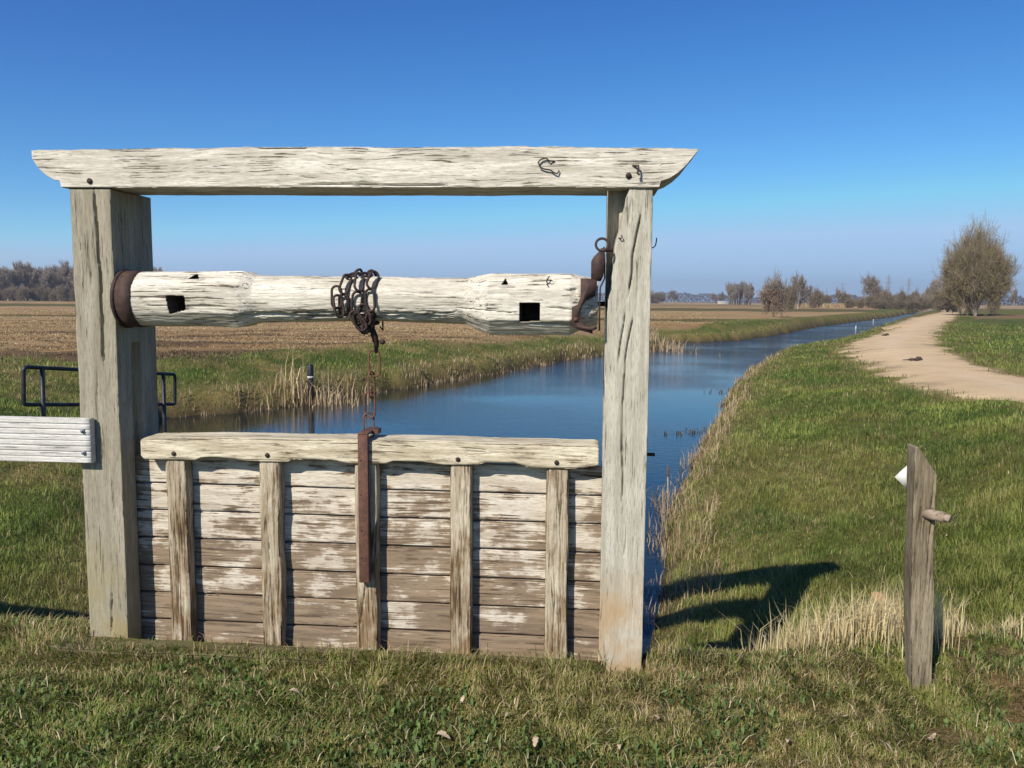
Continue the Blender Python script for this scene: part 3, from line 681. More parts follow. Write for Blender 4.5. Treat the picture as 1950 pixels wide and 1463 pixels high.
def roller():
    T = np.arange(prof_u[0]-0.0, prof_u[-1], 0.004); n = 210
    th = np.linspace(0, 2*PI, n, endpoint=False)
    c = np.interp(T, prof_u, ctr)[:, None]; r = np.interp(T, prof_u, rad)[:, None]; s = np.interp(T, prof_u, sq)[:, None]
    TT = T[:, None]+0*th[None]; q = th[None]+0*TT
    # blend between a round section and an eight-sided one with broad flats
    oct_ = 1/np.maximum.reduce([np.abs(np.cos(q)), np.abs(np.sin(q)), (np.abs(np.cos(q))+np.abs(np.sin(q)))/1.50])
    R = r*(1-s+s*oct_)
    y = AX-R*np.cos(q); z = c+R*np.sin(q)
    fr = np.cos(q) > 0.2
    dd = np.zeros_like(R)
    dd += 0.003*(fbm(TT*5, q*2.5, 0, 141, 3)-0.5)*2+0.0012*(vnoise(TT*20, q*30, 0, 142)-0.5)*2
    dy = 0
    def L(pts, hw, dep): return (gl(pts, -0.05), hw, dep)
    cr_ = [L([(255, 549), (300, 551), (400, 554)], 0.0022, 0.006), L([(262, 581), (320, 583), (440, 585)], 0.0028, 0.01), L([(350, 583), (440, 584)], 0.0025, 0.008),
           L([(452, 602), (520, 600), (600, 604), (680, 601), (780, 606), (850, 603)], 0.0055, 0.02), L([(700, 597), (800, 600), (862, 596), (870, 590)], 0.0045, 0.014),
           L([(860, 586), (930, 592), (990, 598)], 0.003, 0.012), L([(1000, 617), (1060, 618), (1098, 619)], 0.006, 0.022), L([(1028, 584), (1100, 590)], 0.004, 0.016),
           L([(730, 552), (800, 560), (872, 564)], 0.002, 0.006), L([(1080, 563), (1096, 565)], 0.002, 0.006), L([(480, 560), (600, 561)], 0.0018, 0.005), L([(900, 558), (1010, 562)], 0.0018, 0.005)]
    zz = z; dd -= crack_depth(TT, zz, cr_)*fr
    # rotten lower side in the middle
    rot = sstep(U(460), U(500), TT)*sstep(U(880), U(840), TT)*sstep(0.95, -0.25, np.cos(q)*0+np.sin(q)+0.75)*0
    low = np.exp(-((np.sin(q)+0.62)/0.22)**2)*fr*sstep(U(455), U(490), TT)*sstep(U(895), U(860), TT)
    dd -= low*0.012*np.clip(fbm(TT*14, q*9, 0, 144, 3)*2.2-0.8, 0, 1)
    def inpoly(pts, dpl=-0.05):
        P = np.array(gl(pts, dpl)); return polydist(TT, zz, P) < 0
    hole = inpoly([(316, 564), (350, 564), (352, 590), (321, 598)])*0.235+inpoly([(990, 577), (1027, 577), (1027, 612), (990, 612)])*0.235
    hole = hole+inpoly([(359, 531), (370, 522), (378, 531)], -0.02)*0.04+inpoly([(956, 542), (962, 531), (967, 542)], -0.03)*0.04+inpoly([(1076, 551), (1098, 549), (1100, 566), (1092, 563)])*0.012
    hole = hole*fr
    R2 = dd; y = y-dd*np.cos(q); z = z+dd*np.sin(q); y = y+hole
    V = np.stack([TT, y, z], -1).reshape(-1, 3)
    F = grid_faces(len(T), n, True)[:, ::-1]
    o = mk('roller_log', V, [F, np.arange(n)[None], (np.arange(n)+(len(T)-1)*n)[None, ::-1]], M_log, roll)
    o.data.materials.append(plain('hole_shade', (0.13, 0.105, 0.075), 0.95))  # dark colour on the hole faces, painted in for the shade inside
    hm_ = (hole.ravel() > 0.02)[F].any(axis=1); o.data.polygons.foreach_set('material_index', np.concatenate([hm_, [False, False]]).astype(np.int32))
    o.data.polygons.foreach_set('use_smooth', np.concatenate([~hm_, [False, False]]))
roller()
def ringband(name, u0, u1, r0, r1, c, mat, parent, y=AX, n=48, rim=0):
    mb = MB(); V = []; prof2 = [(u0, r1), (u1, r1), (u1, r0), (u0, r0)]
    for i in range(n):
        a = 2*PI*i/n
        for (uu, rr_) in prof2: V.append((uu, y-rr_*math.cos(a), c+rr_*math.sin(a)))
    F = [(i*4+j, ((i+1) % n)*4+j, ((i+1) % n)*4+(j+1) % 4, i*4+(j+1) % 4) for i in range(n) for j in range(4)]
    mb.add(V, F); return mb.build(name, mat, parent, smooth=False)
c0, r0 = ctr[0], rad[0]
bu = prof_u[0]
ringband('iron_band', bu+0.012, bu+0.085, r0-0.004, r0+0.006, c0, M_rust, roll)
ringband('iron_band', bu-0.004, bu+0.010, r0-0.012, r0+0.011, c0, M_darkiron, roll)
wire('axle', [(1137, 579), (1152, 579)], 0.012, M_darkiron, roll, d=AX)
wire('wire_staple', [(1044, 543), (1041, 537), (1043, 531), (1046, 527)], 0.0028, M_darkiron, roll, dz=[-0.03, -0.045, -0.045, -0.03])
wire('wire_staple', [(1041, 532), (1047, 534), (1052, 535)], 0.0022, M_darkiron, roll, dz=[-0.05, -0.055, -0.045])
wire('nail', [(1041, 541), (1044, 545)], 0.0025, M_darkiron, roll, dz=[-0.052, -0.058])

# locking hasp hanging from the right post
hasp = thing('locking_hasp', 'rusty brown iron hasp hooked round the right end of the roller', 'hasp', (GX, GY, 0), GPSI)
def plate(name, pts, d, th, mat, parent):
    P = [tuple(G(x, y, d)[[0, 2]]) for x, y in pts]; mb = MB(); mb.prism(P, d, d+th); return mb.build(name, mat, parent)
c2 = lambda x, y: (1050+x/6.967, 440+y/6.967)
plate('upper_plate', [c2(*p) for p in ((658, 228), (700, 228), (706, 400), (690, 600), (655, 668), (525, 660), (528, 400), (560, 345), (640, 262))], -0.062, 0.009, M_rust, hasp)
plate('hook_plate', [c2(*p) for p in ((388, 628), (520, 632), (608, 655), (604, 760), (572, 868), (470, 912), (408, 985), (385, 1080), (400, 1180), (450, 1250), (540, 1285), (600, 1255), (606, 1300), (545, 1325), (545, 1365), (500, 1350), (380, 1320), (268, 1268), (272, 1010), (350, 975), (385, 880))], -0.074, 0.011, M_rust, hasp)
mb = MB(); rc = G(1146.5, 466, -0.05); mb.tube([(rc[0]+0.026*math.cos(a), rc[1]+0.010*math.sin(a), rc[2]+0.026*math.sin(a)) for a in np.linspace(0, 2*PI, 20, endpoint=False)], 0.0055, 7, closed=True)
mb.build('ring', M_darkiron, hasp, smooth=True)
wire('staple', [(1147, 477), (1160, 477), (1172, 476)], 0.008, M_rust, hasp, dz=[-0.05, 0.02, 0.10])
wire('rod', [(1150, 470), (1151, 500), (1151.5, 530), (1143, 548), (1141.5, 590), (1141.5, 630)], 0.0042, M_darkiron, hasp, dz=[-0.05]*3+[-0.055]*3)
plate('pin', [c2(*p) for p in ((300, 1150), (350, 1150), (350, 1200), (300, 1200))], -0.08, 0.008, M_rust_l, hasp)

# ================================================================== the chain
chain = thing('chain', 'rusty chain wound three times round the wooden roller and hanging to the gate', 'chain', (GX, GY, 0), GPSI)
def link_mesh(name, L, W, r, mat):
    mb = MB(); P = []
    for i in range(7):
        a = -PI/2+PI*i/6; P.append((W/2*math.sin(a+PI/2)*1.0, 0, 0))
    P = []
    R = W/2-r; S = L/2-R-r
    for i in range(9): a = PI*i/8; P.append((R*math.cos(a), 0, S+R*math.sin(a)))
    for i in range(9): a = PI+PI*i/8; P.append((R*math.cos(a), 0, -S+R*math.sin(a)))
    mb.tube(P, r, 7, closed=True); return mb
lk = link_mesh('link', 0.106, 0.052, 0.0057, M_darkiron).build('link', M_darkiron, chain, smooth=True)
lk2 = link_mesh('link', 0.128, 0.056, 0.0042, M_chain_r).build('link', M_chain_r, chain, smooth=True)
first = {id(lk): True, id(lk2): True}
def put(src, pos, tang, nrm):
    t = Vector(tang).normalized(); n = Vector(nrm); n = (n-t*n.dot(t)).normalized(); x = n.cross(t)
    if first.get(id(src)): o = src; first[id(src)] = False
    else: o = src.copy(); COL.objects.link(o); o.parent = chain
    mm = Matrix.Identity(4)
    for i in range(3): mm[i][0] = x[i]; mm[i][1] = n[i]; mm[i][2] = t[i]; mm[i][3] = pos[i]
    o.matrix_local = mm
cm = np.interp(U(685), prof_u, ctr); rm = np.interp(U(685), prof_u, rad)
rng = random.Random(4)
ring = rm+0.010; a0_, a1_ = -0.25, 4*PI+0.75; npitch = 0.083; pitch_u = 0.058
ntot = int((a1_-a0_)*ring/npitch)+1
for i in range(ntot):
    a = a0_+(a1_-a0_)*i/(ntot-1); uu = U(652)+pitch_u*(a-a0_)/(2*PI)
    flat = i % 2 == 0; rr_ = ring+(0.0 if flat else 0.012)
    y = AX-rr_*math.cos(a); z = cm+rr_*math.sin(a)
    rd = np.array([0, -math.cos(a), math.sin(a)]); tg = np.array([0.07+0.12*math.sin(i*1.9), math.sin(a), math.cos(a)])
    side = np.array([1., 0, 0])
    nn = rd+side*0.25*math.sin(i*2.7) if flat else side*0.75+rd*0.65*(1 if i % 4 == 1 else -1)
    put(lk, (uu, y, z), tg, nn)
# loose end on the left
for k, (x, y, dx) in enumerate(((641, 566, 0.0), (645, 583, 0.5))):
    put(lk, G(x, y, -0.060-0.010*k), (0.15*k, 0, -1), (0.9 if k else 0.25, -1, 0))
# knot below the roller, with a pin and a ball-headed bolt
for k, (x, y, tx, tz, nx) in enumerate(((682, 611, 0.55, -0.8, 0.1), (694, 600, 0.2, -1, 0.15), (703, 612, -0.35, -1, 0.9))):
    put(lk, G(x, y, -0.05+0.02*(k % 3)), (tx, 0.1, tz), (nx, -0.8, 0.2))
mb = MB(); ce = G(695, 627, 0.0); mb.tube([ce+np.array([0, -0.012, 0]), ce+np.array([0, 0.012, 0])], 0.024, 12); mb.build('shackle_plate', M_darkiron, chain)
mb = MB(); mb.tube([G(706, 620, 0.02), G(713, 640, 0.03), G(717, 656, 0.05), G(716, 672, 0.06)], [0.012, 0.016, 0.012, 0.007], 8)
mb.tube([G(709, 649, 0.04), G(722, 650, 0.04)], 0.005, 6); mb.tube([G(724, 622, 0.04), G(729, 630, 0.04), G(729, 612, 0.04)], 0.004, 6)
mb.build('swivel', M_darkiron, chain, smooth=True)
mb = MB(); b0 = G(728, 651, 0.03); pts = [b0+np.array([0, 0, z]) for z in (-0.013, -0.011, -0.006, 0, 0.006, 0.011, 0.013)]
mb.tube(pts, [0.002, 0.007, 0.0115, 0.013, 0.0115, 0.007, 0.002], 10); mb.build('ball_bolt', M_rust, chain, smooth=True)
for (x, y, nx) in ((713, 692, 0.15), (707.5, 733, 0.95), (704, 771, 0.1), (702.5, 811, 0.55)):
    put(lk2, G(x, y, 0.10), (0.02, 0, -1), (nx, -math.sqrt(1-nx*nx), 0))
chl = [o for o in chain.children]

# ================================================================== white board on the left
wb = thing('handrail_board', 'white grooved horizontal board bolted to the left post and leaving the picture', 'board', (GX, GY, 0), GPSI)
ZB1, ZB0 = G(80, 796, -0.045)[2], G(80, 880, -0.045)[2]; XR = G(172, 840, -0.045)[0]
def dgroove(T, a, b, na, nb):
    k = (a-ZB0)/(ZB1-ZB0)*8.0; f = np.abs(k-np.round(k))
    return -0.007*np.clip(1-f/0.13, 0, 1)*(nb < -0.5)*(np.round(k) > 0)*(np.round(k) < 8)
timber('board', M_board, wb, 'x', XR-3.6, XR, (-0.045, -0.008), (ZB0, ZB1), dt=0.03, sp=(0.0022, 0.012, 0.03, 0.012), disp=dgroove, rough=0.001, cham=0.003, seed=51)
for px, py in ((158, 821), (160, 862)):
    mb = MB(); c = G(px, py, -0.046); mb.prism([(c[0]+0.010*math.cos(i*PI/3), c[2]+0.010*math.sin(i*PI/3)) for i in range(6)], -0.054, -0.044)
    mb.prism([(c[0]+0.005*math.cos(i*PI/5), c[2]+0.005*math.sin(i*PI/5)) for i in range(10)], -0.060, -0.052); mb.build('bolt', M_zinc, wb)

# ================================================================== smaller things
def gpg(px, py):                       # where the line of sight meets the ground
    z = 0.0
    for _ in range(12): P = gp(px, py, z); z = 0.5*z+0.5*float(height(P[0], P[1]))
    return np.array([P[0], P[1], z])
# tubular guard rail behind the left post
gr = thing('guard_rail', 'low black tubular rail with rounded corners standing behind the left post', 'railing')
A0, A1, B0, B1 = at(45, 699, 10.4), at(333, 713, 12.9), at(45, 771, 10.4), at(333, 770, 12.9)
def rc_loop(a0, a1, b1, b0, r=0.05):
    P = []; c = [a0, a1, b1, b0]
    for i in range(4):
        p, q, n = c[i-1], c[i], c[(i+1) % 4]
        d1 = (p-q)/np.linalg.norm(p-q); d2 = (n-q)/np.linalg.norm(n-q)
        for k in range(5):
            t = k/4; P.append(q+d1*r*(1-t)**2+d2*r*t**2)
    return P
mb = MB(); mb.tube(rc_loop(A0, A1, B1, B0), 0.026, 10, closed=True); mb.build('frame_tube', M_black, gr, smooth=True)
for f in (0.10, 0.985*0.92):
    top = A0+(A1-A0)*f; bot = B0+(B1-B0)*f; bot = np.array([bot[0], bot[1], float(height(bot[0], bot[1]))-0.3])
    mb = MB(); mb.tube([top, bot], 0.030, 10); mb.build('upright', M_black, gr, smooth=True)
# black pipe at the far waterline
pc = at(592, 760, 20.6); pz0, pz1 = WZ-0.5, at(592, 694, 20.6)[2]
pp = thing('marker_pipe', 'black plastic pipe with a white band standing in the reeds at the far waterline', 'pipe', (pc[0], pc[1], WZ))
mb = MB(); mb.tube([(0, 0, -0.5), (0, 0, pz1-WZ-0.03), (0, 0, pz1-WZ)], [0.075, 0.075, 0.06], 16); mb.build('pipe_body', M_black, pp, smooth=True)
M_wht = plain('white_plastic', (0.7, 0.7, 0.68), 0.5)
zb = at(592, 718, 20.6)[2]-WZ
mb = MB(); mb.tube([(0, 0, zb-0.03), (0, 0, zb+0.02)], 0.078, 16); mb.build('band', M_wht, pp, smooth=True)
# stake in the canal, far off
for k, (x, y, hh, lab) in enumerate(((1629.6, 627, 0.33, 'small white stake standing in the canal below the path bend'), (1663, 611.5, 0.25, 'faint white stake further up the canal towards the trees'))):
    P = gp(x, y, WZ); st_ = MB(); st_.tube([(0, 0, -0.4), (0, 0, hh*0.8), (0.02, 0, hh)], [0.05, 0.05, 0.03], 8)
    o = st_.build('stake', M_wht, None, smooth=True); o.location = P; tag(o, lab, 'stake')

# marker post with its peg and the white sign on its far side
mp0 = gp(1748, 1308, -0.03)
mk_y = mp0[1]; zt = at(1738, 848, mk_y)[2]-mp0[2]
mpost = thing('marker_post', 'short weathered wooden post with a slanted split top beside the dry grass', 'post', tuple(mp0), math.radians(-4))
px2m = mk_y/FPX
def shmp(T):
    c = np.interp(T, [0, zt*0.5, zt], [0.0, -0.026, -0.040]); hw = np.interp(T, [0, zt*0.6, zt*0.85, zt], [0.043, 0.046, 0.047, 0.045])
    lf = c-hw; rt = c+hw
    cut = np.clip((T-(zt-0.115))/0.115, 0, 1); rt = lf+(rt-lf)*(1-0.86*cut**1.05)
    z = np.full_like(T, -0.045); return lf, rt, z, z+0.085
mck = [([(-0.02, 0.25), (-0.01, 0.5), (0.0, 0.75)], 0.003, 0.01), ([(0.02, 0.4), (0.015, 0.7)], 0.0025, 0.008), ([(-0.015, 0.72), (0.0, 0.98)], 0.003, 0.01)]
timber('post_body', M_marker, mpost, 'z', -0.25, zt, (-0.05, 0.05), (-0.045, 0.04), dt=0.008, sp=(0.0035, 0.006, 0.02, 0.006), shape=shmp,
       disp=lambda T, a, b, na, nb: -crack_depth(a, T, mck)*(nb < -0.5)+(vnoise(T*7, a*0, 0, 151)-0.5)*0.008*(np.abs(na) > 0.5)-0.004*np.clip(vnoise(a*240, T*4, 0, 152)*1.6-0.9, 0, 1)*(nb < -0.5), rough=0.003, cham=0.008, seed=61, grain=0.0016)
pgz = at(1755, 974, mk_y)[2]-mp0[2]; PGX = -0.027
mb = MB(); mb.tube([(PGX-0.004, -0.030, pgz-0.002), (PGX+0.022, -0.062, pgz), (PGX+0.052, -0.096, pgz+0.001)], [0.021, 0.0225, 0.0215], 16)
mb.tube([(PGX+0.050, -0.094, pgz+0.001), (PGX+0.066, -0.111, pgz-0.001)], [0.0165, 0.0165], 14)
mb.build('peg', M_peg, mpost, smooth=True)
M_sign = plain('white_sign_metal', (0.72, 0.72, 0.66), 0.55)
sc_ = at(1729, 913, mk_y+0.06)-mp0
sg = [at(x, y, mk_y+0.06)-mp0 for x, y in ((1703, 908), (1727, 885), (1752, 910), (1728, 933))]
cth, sth = math.cos(math.radians(4)), math.sin(math.radians(4))
mb = MB(); mb.prism([(p_[0]*cth-p_[1]*sth, p_[2]) for p_ in sg], 0.046, 0.050); mb.build('sign_plate', M_sign, mpost)

# things lying on the sand track and in the grass
M_bark = plain('dead_branch_bark', (0.075, 0.055, 0.04), 0.9)
def branch_piece(loc, L, name, label, seed, r=0.03):
    rg = random.Random(seed); mb = MB(); P = []; p = np.array([-L/2, 0, r*0.8])
    for i in range(7): P.append(p.copy()); p = p+np.array([L/6, rg.uniform(-.04, .04), rg.uniform(-.005, .012)])
    mb.tube(P, [r*(0.35+0.65*i/6) for i in range(7)], 7)
    for k in range(4):
        q = P[2+k]; mb.tube([q, q+np.array([rg.uniform(-.1, .1), rg.choice((-1, 1))*0.09, 0.04]), q+np.array([rg.uniform(-.15, .15), rg.choice((-1, 1))*0.18, 0.02])], [r*0.5, r*0.35, r*0.15], 5)
    blob = P[-1]; mb.tube([blob+np.array([-0.10, 0, 0.0]), blob+np.array([-0.03, 0.01, 0.03]), blob+np.array([0.05, 0.0, 0.03]), blob+np.array([0.11, 0, 0.0])], [0.02, 0.055, 0.05, 0.015], 8)
    o = mb.build(name, M_bark, None, smooth=True); o.location = loc; return tag(o, label, 'branch')
P = gp(1733, 689); branch_piece((P[0], P[1], float(height(P[0], P[1]))+0.02), 0.42, 'broken_branch', 'dark broken branch with a thick end lying on the sandy track', 3)
P = gp(1683, 638); o = branch_piece((P[0], P[1], float(height(P[0], P[1]))+0.02), 0.25, 'broken_branch', 'small dark stick lying on the track where it bends to the canal', 9, 0.05)
# torn cardboard in the dry grass
M_card = plain('brown_cardboard', (0.50, 0.30, 0.14), 0.9, 30, 0.4); M_paper = plain('white_card_face', (0.62, 0.55, 0.43), 0.8)
P = gpg(1679, 1178)
cd = thing('cardboard_scrap', 'torn brown and white cardboard scrap lying in the straw beside the post', 'litter', (P[0], P[1], P[2]+0.12), 0.2)
cd.rotation_euler = (0.65, 0.25, 0.5)
V = np.array([[x*0.034, y*0.03, 0.010*math.sin(x*1.3+y)+0.004*y] for y in range(-2, 3) for x in range(-2, 3)])
mk('card_sheet', np.vstack([V, V+[0, 0, -0.003]]), [grid_faces(5, 5), grid_faces(5, 5)[:, ::-1]+25], M_card, cd)
V2 = V[[0, 1, 2, 5, 6, 7, 10, 11, 12]]+[0.05, -0.01, 0.006]; mk('paper_face', V2, grid_faces(3, 3), M_paper, cd)

# cattail by the right-hand waterline
M_cat = plain('cattail_brown', (0.16, 0.09, 0.05), 0.95, 90); M_straw = plain('straw', (0.50, 0.38, 0.20), 0.8, 40, 0.4)
ct0 = at(1271, 930, 9.2); ct = thing('cattail', 'single upright brown cattail at the edge of the right bank', 'plant', (ct0[0], ct0[1], WZ))
h1, h2, h3 = at(1271, 935, 9.2)[2]-WZ, at(1271, 908, 9.2)[2]-WZ, at(1271, 888, 9.2)[2]-WZ
mb = MB(); mb.tube([(0.0, 0, -0.1), (0.01, 0, h2*0.6), (0, 0, h2)], 0.006, 6); mb.build('stem', M_straw, ct, smooth=True)
mb = MB(); mb.tube([(0, 0, h2-0.005), (0, 0, h2+0.01), (0, 0, h3-0.01), (0, 0, h3)], [0.004, 0.012, 0.012, 0.004], 10); mb.build('seed_head', M_cat, ct, smooth=True)

# ------------------------------------------------------------------ grass and reeds
nr_ = np.random.default_rng(7)
def blades(name, P, H, Wd, lean, az, col, mat, bend=0.5):
    n = len(P)
    dx, dy = np.cos(az), np.sin(az); fa = az+PI/2+nr_.uniform(-0.9, 0.9, n); sx, sy = np.cos(fa)*Wd/2, np.sin(fa)*Wd/2
    V = np.zeros((n, 5, 3)); l1 = lean*bend*0.5*H; l2 = lean*H
    z1 = H*np.sqrt(np.clip(1-(lean*bend)**2, 0.05, 1))*0.55; z2 = H*np.sqrt(np.clip(1-np.minimum(lean, 0.98)**2, 0.02, 1))
    V[:, 0] = P+np.stack([-sx, -sy, -0.01+0*H], 1); V[:, 1] = P+np.stack([sx, sy, -0.01+0*H], 1)
    V[:, 2] = P+np.stack([dx*l1+sx*0.8, dy*l1+sy*0.8, z1], 1); V[:, 3] = P+np.stack([dx*l1-sx*0.8, dy*l1-sy*0.8, z1], 1)
    V[:, 4] = P+np.stack([dx*l2, dy*l2, z2], 1)
    b = np.arange(n)[:, None]*5
    return mk(name, V.reshape(-1, 3), [b+np.array([[0, 1, 2, 3]]), b+np.array([[3, 2, 4]])], mat, None, True, col=np.repeat(col, 5, axis=0))
def leafmat(name, trans=0.25):
    t = NT(name); a = t.attr('col'); t.l(a, t.b.inputs['Base Color']); t.b.inputs['Roughness'].default_value = 0.6; t.b.inputs['Specular IOR Level'].default_value = 0.25
    tr = t.n('BsdfTranslucent'); t.l(a, tr.inputs[0]); ms = t.n('MixShader'); ms.inputs[0].default_value = trans
    t.l(t.b.outputs[0], ms.inputs[1]); t.l(tr.outputs[0], ms.inputs[2]); t.l(ms.outputs[0], t.out.inputs[0]); return t.m
M_leaf = leafmat('grass_blades'); M_dry = leafmat('dry_blades', 0.3)
def sample(n, r0, r1, pw, a0=-44, a1=44):
    # density per area falls off as r**-pw
    q = nr_.uniform(0, 1, n); e = 2-pw
    r = (r0**e+q*(r1**e-r0**e))**(1/e); a = np.radians(nr_.uniform(a0, a1, n))
    return r*np.sin(a), r*np.cos(a), r
def grass():
    x, y, r = sample(800000, 2.35, 80, 2.4)
    c, dr, am = land(x, y); keep = nr_.uniform(0, 1, len(x)) < am
    d = wdist(x, y); u, g = gloc(x, y)
    keep &= ~((u > -0.02) & (u < 2.62) & (g > -0.01) & (g < 0.45)) & ~((u > -0.1) & (u < 2.5) & (g > -0.125) & (g <= -0.01) & (nr_.uniform(0, 1, len(x)) > 0.10+0.5*sstep(-0.06, -0.12, g)))
    x, y, r, dr, u, g, d = [v[keep] for v in (x, y, r, dr, u, g, d)]
    z = np.where((u > -0.1) & (u < 2.42) & (g > -0.135) & (g < 0), 0.008, height(x, y)); n = len(x); front0 = sstep(4.6, 3.9, y)
    isdry = nr_.uniform(0, 1, n) < (0.05+0.10*front0+0.52*dr)
    tuft = fbm(x*2.6, y*2.6, 0, 201, 3)
    spot = np.exp(-(((x-1.68)/0.52)**2+((y-4.35)/0.40)**2))
    front = sstep(4.6, 3.9, y)
    H = (0.035+0.055*np.clip((tuft-0.3)*2.2, 0, 1))*(1-front)*1.0+front*(0.014+0.027*np.clip((tuft-0.38)*3.0, 0, 1))
    H = H*nr_.uniform(0.5, 1.5, n)*(1+0.5*sstep(8, 25, r))+isdry*0.015*nr_.uniform(0, 1, n)
    H = H+isdry*spot*nr_.uniform(0.03, 0.26, n)
    lb = (x < 0.13*y) & (d < 3.2) & (y > 8); H = np.where(lb, H*0.95, H)
    gd = np.exp(-(g/0.22)**2)*(g < 0.1); H = H*(1+0.5*gd)
    Wd = np.maximum(0.0040, r*0.00055)*nr_.uniform(0.7, 1.5, n)
    lean = np.clip(nr_.uniform(0.1, 1.0, n)+0.0, 0, 0.97)*np.where(isdry & (spot > 0.2), 0.6, 1.0)
    lean = np.where(front > 0.5, np.clip(lean*0.75+0.3, 0, 0.97), lean)
    az = 14*vnoise(x*4.5, y*4.5, 0, 208)+nr_.normal(0, 0.9, n)
    g1 = np.array((0.145, 0.198, 0.034)); g2 = np.array((0.31, 0.34, 0.075)); g3 = np.array((0.075, 0.118, 0.020)); d1 = np.array((0.40, 0.30, 0.13)); d2 = np.array((0.24, 0.165, 0.075)); d3 = np.array((0.60, 0.50, 0.29))
    f = nr_.uniform(0, 1, n)[:, None]; t2 = sstep(0.35, 0.65, fbm(x*1.1, y*1.1, 0, 205, 3))[:, None]
    yel = sstep(0.45, 0.7, fbm(x*0.7, y*0.7, 0, 206, 3))[:, None]*0.5
    cg = (g3+(g1-g3)*f)*(1-t2)+(g1+(g2-g1)*f)*t2; cg = cg+(np.array((0.17, 0.16, 0.045))-cg)*yel
    cd_ = np.where(f < 0.5, d2+(d1-d2)*f*2, d1+(d3-d1)*(f-0.5)*2*0.8)
    col = np.where(isdry[:, None], cd_, cg)
    P = np.stack([x, y, z], 1)
    k = isdry
    tag(blades('grass', P[~k], H[~k], Wd[~k], lean[~k], az[~k], col[~k], M_leaf), kind='stuff')
    tag(blades('dry_grass', P[k], H[k], Wd[k]*0.75, lean[k], az[k], col[k], M_dry), kind='stuff')
grass()
def reeds():
    PX, HX, WX, LX, AX_, CX = [], [], [], [], [], []
    def add(x, y, h, wd, ln, dark=1.0):
        n = len(x); z = np.minimum(height(x, y), WZ+0.9); z = np.maximum(z, WZ-0.15)
        PX.append(np.stack([x, y, z], 1)); HX.append(h); WX.append(wd); LX.append(ln); AX_.append(nr_.uniform(0, 2*PI, n))
        f = nr_.uniform(0, 1, n)[:, None]; c = np.array((0.30, 0.20, 0.10))+(np.array((0.62, 0.48, 0.29))-np.array((0.30, 0.20, 0.10)))*f
        CX.append(c*dark)
    def along(pts, n, off0, off1):
        P = np.array(pts); L = np.hypot(*(P[1:]-P[:-1]).T); cum = np.concatenate([[0], np.cumsum(L)])
        # uniform in screen: weight by 1/r
        q = nr_.uniform(0, cum[-1], n*3); X = np.interp(q, cum, P[:, 0]); Y = np.interp(q, cum, P[:, 1])
        r = np.hypot(X, Y); k = nr_.uniform(0, 1, n*3) < (r.min()/r); X, Y = X[k][:n], Y[k][:n]; r = r[k][:n]
        X = X+nr_.uniform(off0, off1, len(X)); Y = Y+nr_.uniform(-0.5, 0.5, len(X))*(off1-off0)
        return X, Y, np.hypot(X, Y)
    # left bank waterline: short broken straw, densest under the bank
    X, Y, r = along(W_left, 3200, -0.6, 0.6); d = wdist(X, Y); cl_ = fbm(X*0.9, Y*0.9, 0, 301, 3)
    k = (d > -0.28) & (d < 0.85) & (cl_ > 0.42); X, Y, r, cl_ = X[k], Y[k], r[k], cl_[k]; n = len(X)
    add(X, Y, (0.06+0.26*cl_)*nr_.uniform(0.4, 1.3, n), np.maximum(0.008, r*0.0006)*nr_.uniform(0.7, 1.4, n), nr_.uniform(0.05, 0.7, n)**1.4)
    # clump round the pipe
    n = 230; X = pc[0]+nr_.normal(0.30, 0.55, n); Y = pc[1]+nr_.normal(-0.15, 0.35, n)
    add(X, Y, nr_.uniform(0.2, 1.0, n)**1.3+0.1, nr_.uniform(0.014, 0.026, n), nr_.uniform(0.02, 0.85, n)**1.3, 1.15)
    ts = at(620, 790, 20.9); add(np.array([ts[0], ts[0]+0.08]), np.array([20.9, 20.9]), np.array([1.75, 1.25]), np.array([0.03, 0.02]), np.array([0.06, 0.12]))
    # right bank waterline
    X, Y, r = along([tuple(p) for p in W_right], 5200, -0.35, 0.7); d = wdist(X, Y); cl_ = fbm(X*1.6, Y*1.6, 0, 303, 3)
    k = (d > -0.12) & (d < 0.6) & (cl_ > 0.40); X, Y, r, cl_ = X[k], Y[k], r[k], cl_[k]; n = len(X)
    add(X, Y, (0.06+0.22*cl_)*nr_.uniform(0.4, 1.4, n), np.maximum(0.006, r*0.0006)*nr_.uniform(0.7, 1.4, n), nr_.uniform(0.2, 0.95, n))
    # clump with the cattail
    c0_ = gp(1262, 965, WZ)[:2]; n = 200; X = c0_[0]+nr_.normal(0, 0.13, n); Y = c0_[1]+nr_.normal(0, 0.55, n)
    add(X, Y, nr_.uniform(0.12, 0.36, n), nr_.uniform(0.006, 0.010, n), nr_.uniform(0.2, 0.9, n))
    # weed lying on the water off the right bank
    for (qx, qy) in ((1325, 825), (1350, 822), (1300, 826), (1386, 742), (1380, 748)):
        c2_ = gp(qx, qy, WZ)[:2]; n = 26; X = c2_[0]+nr_.normal(0, 0.22, n); Y = c2_[1]+nr_.normal(0, 0.10, n)
        n0 = len(PX); add(X, Y, nr_.uniform(0.05, 0.2, n), nr_.uniform(0.012, 0.02, n), np.full(n, 0.999), 0.45); PX[-1][:, 2] = WZ-0.03
    # promontory and far bank
    c1_ = gp(1248, 664, WZ)[:2]; n = 500; X = c1_[0]+nr_.normal(0, 0.8, n); Y = c1_[1]+nr_.normal(0, 2.2, n)
    add(X, Y, nr_.uniform(0.3, 1.0, n), nr_.uniform(0.02, 0.045, n), nr_.uniform(0.1, 0.9, n))
    P = np.concatenate(PX); o = blades('reeds', P, np.concatenate(HX), np.concatenate(WX), np.concatenate(LX), np.concatenate(AX_), np.concatenate(CX), M_dry, 0.4)
    tag(o, kind='stuff')
reeds()
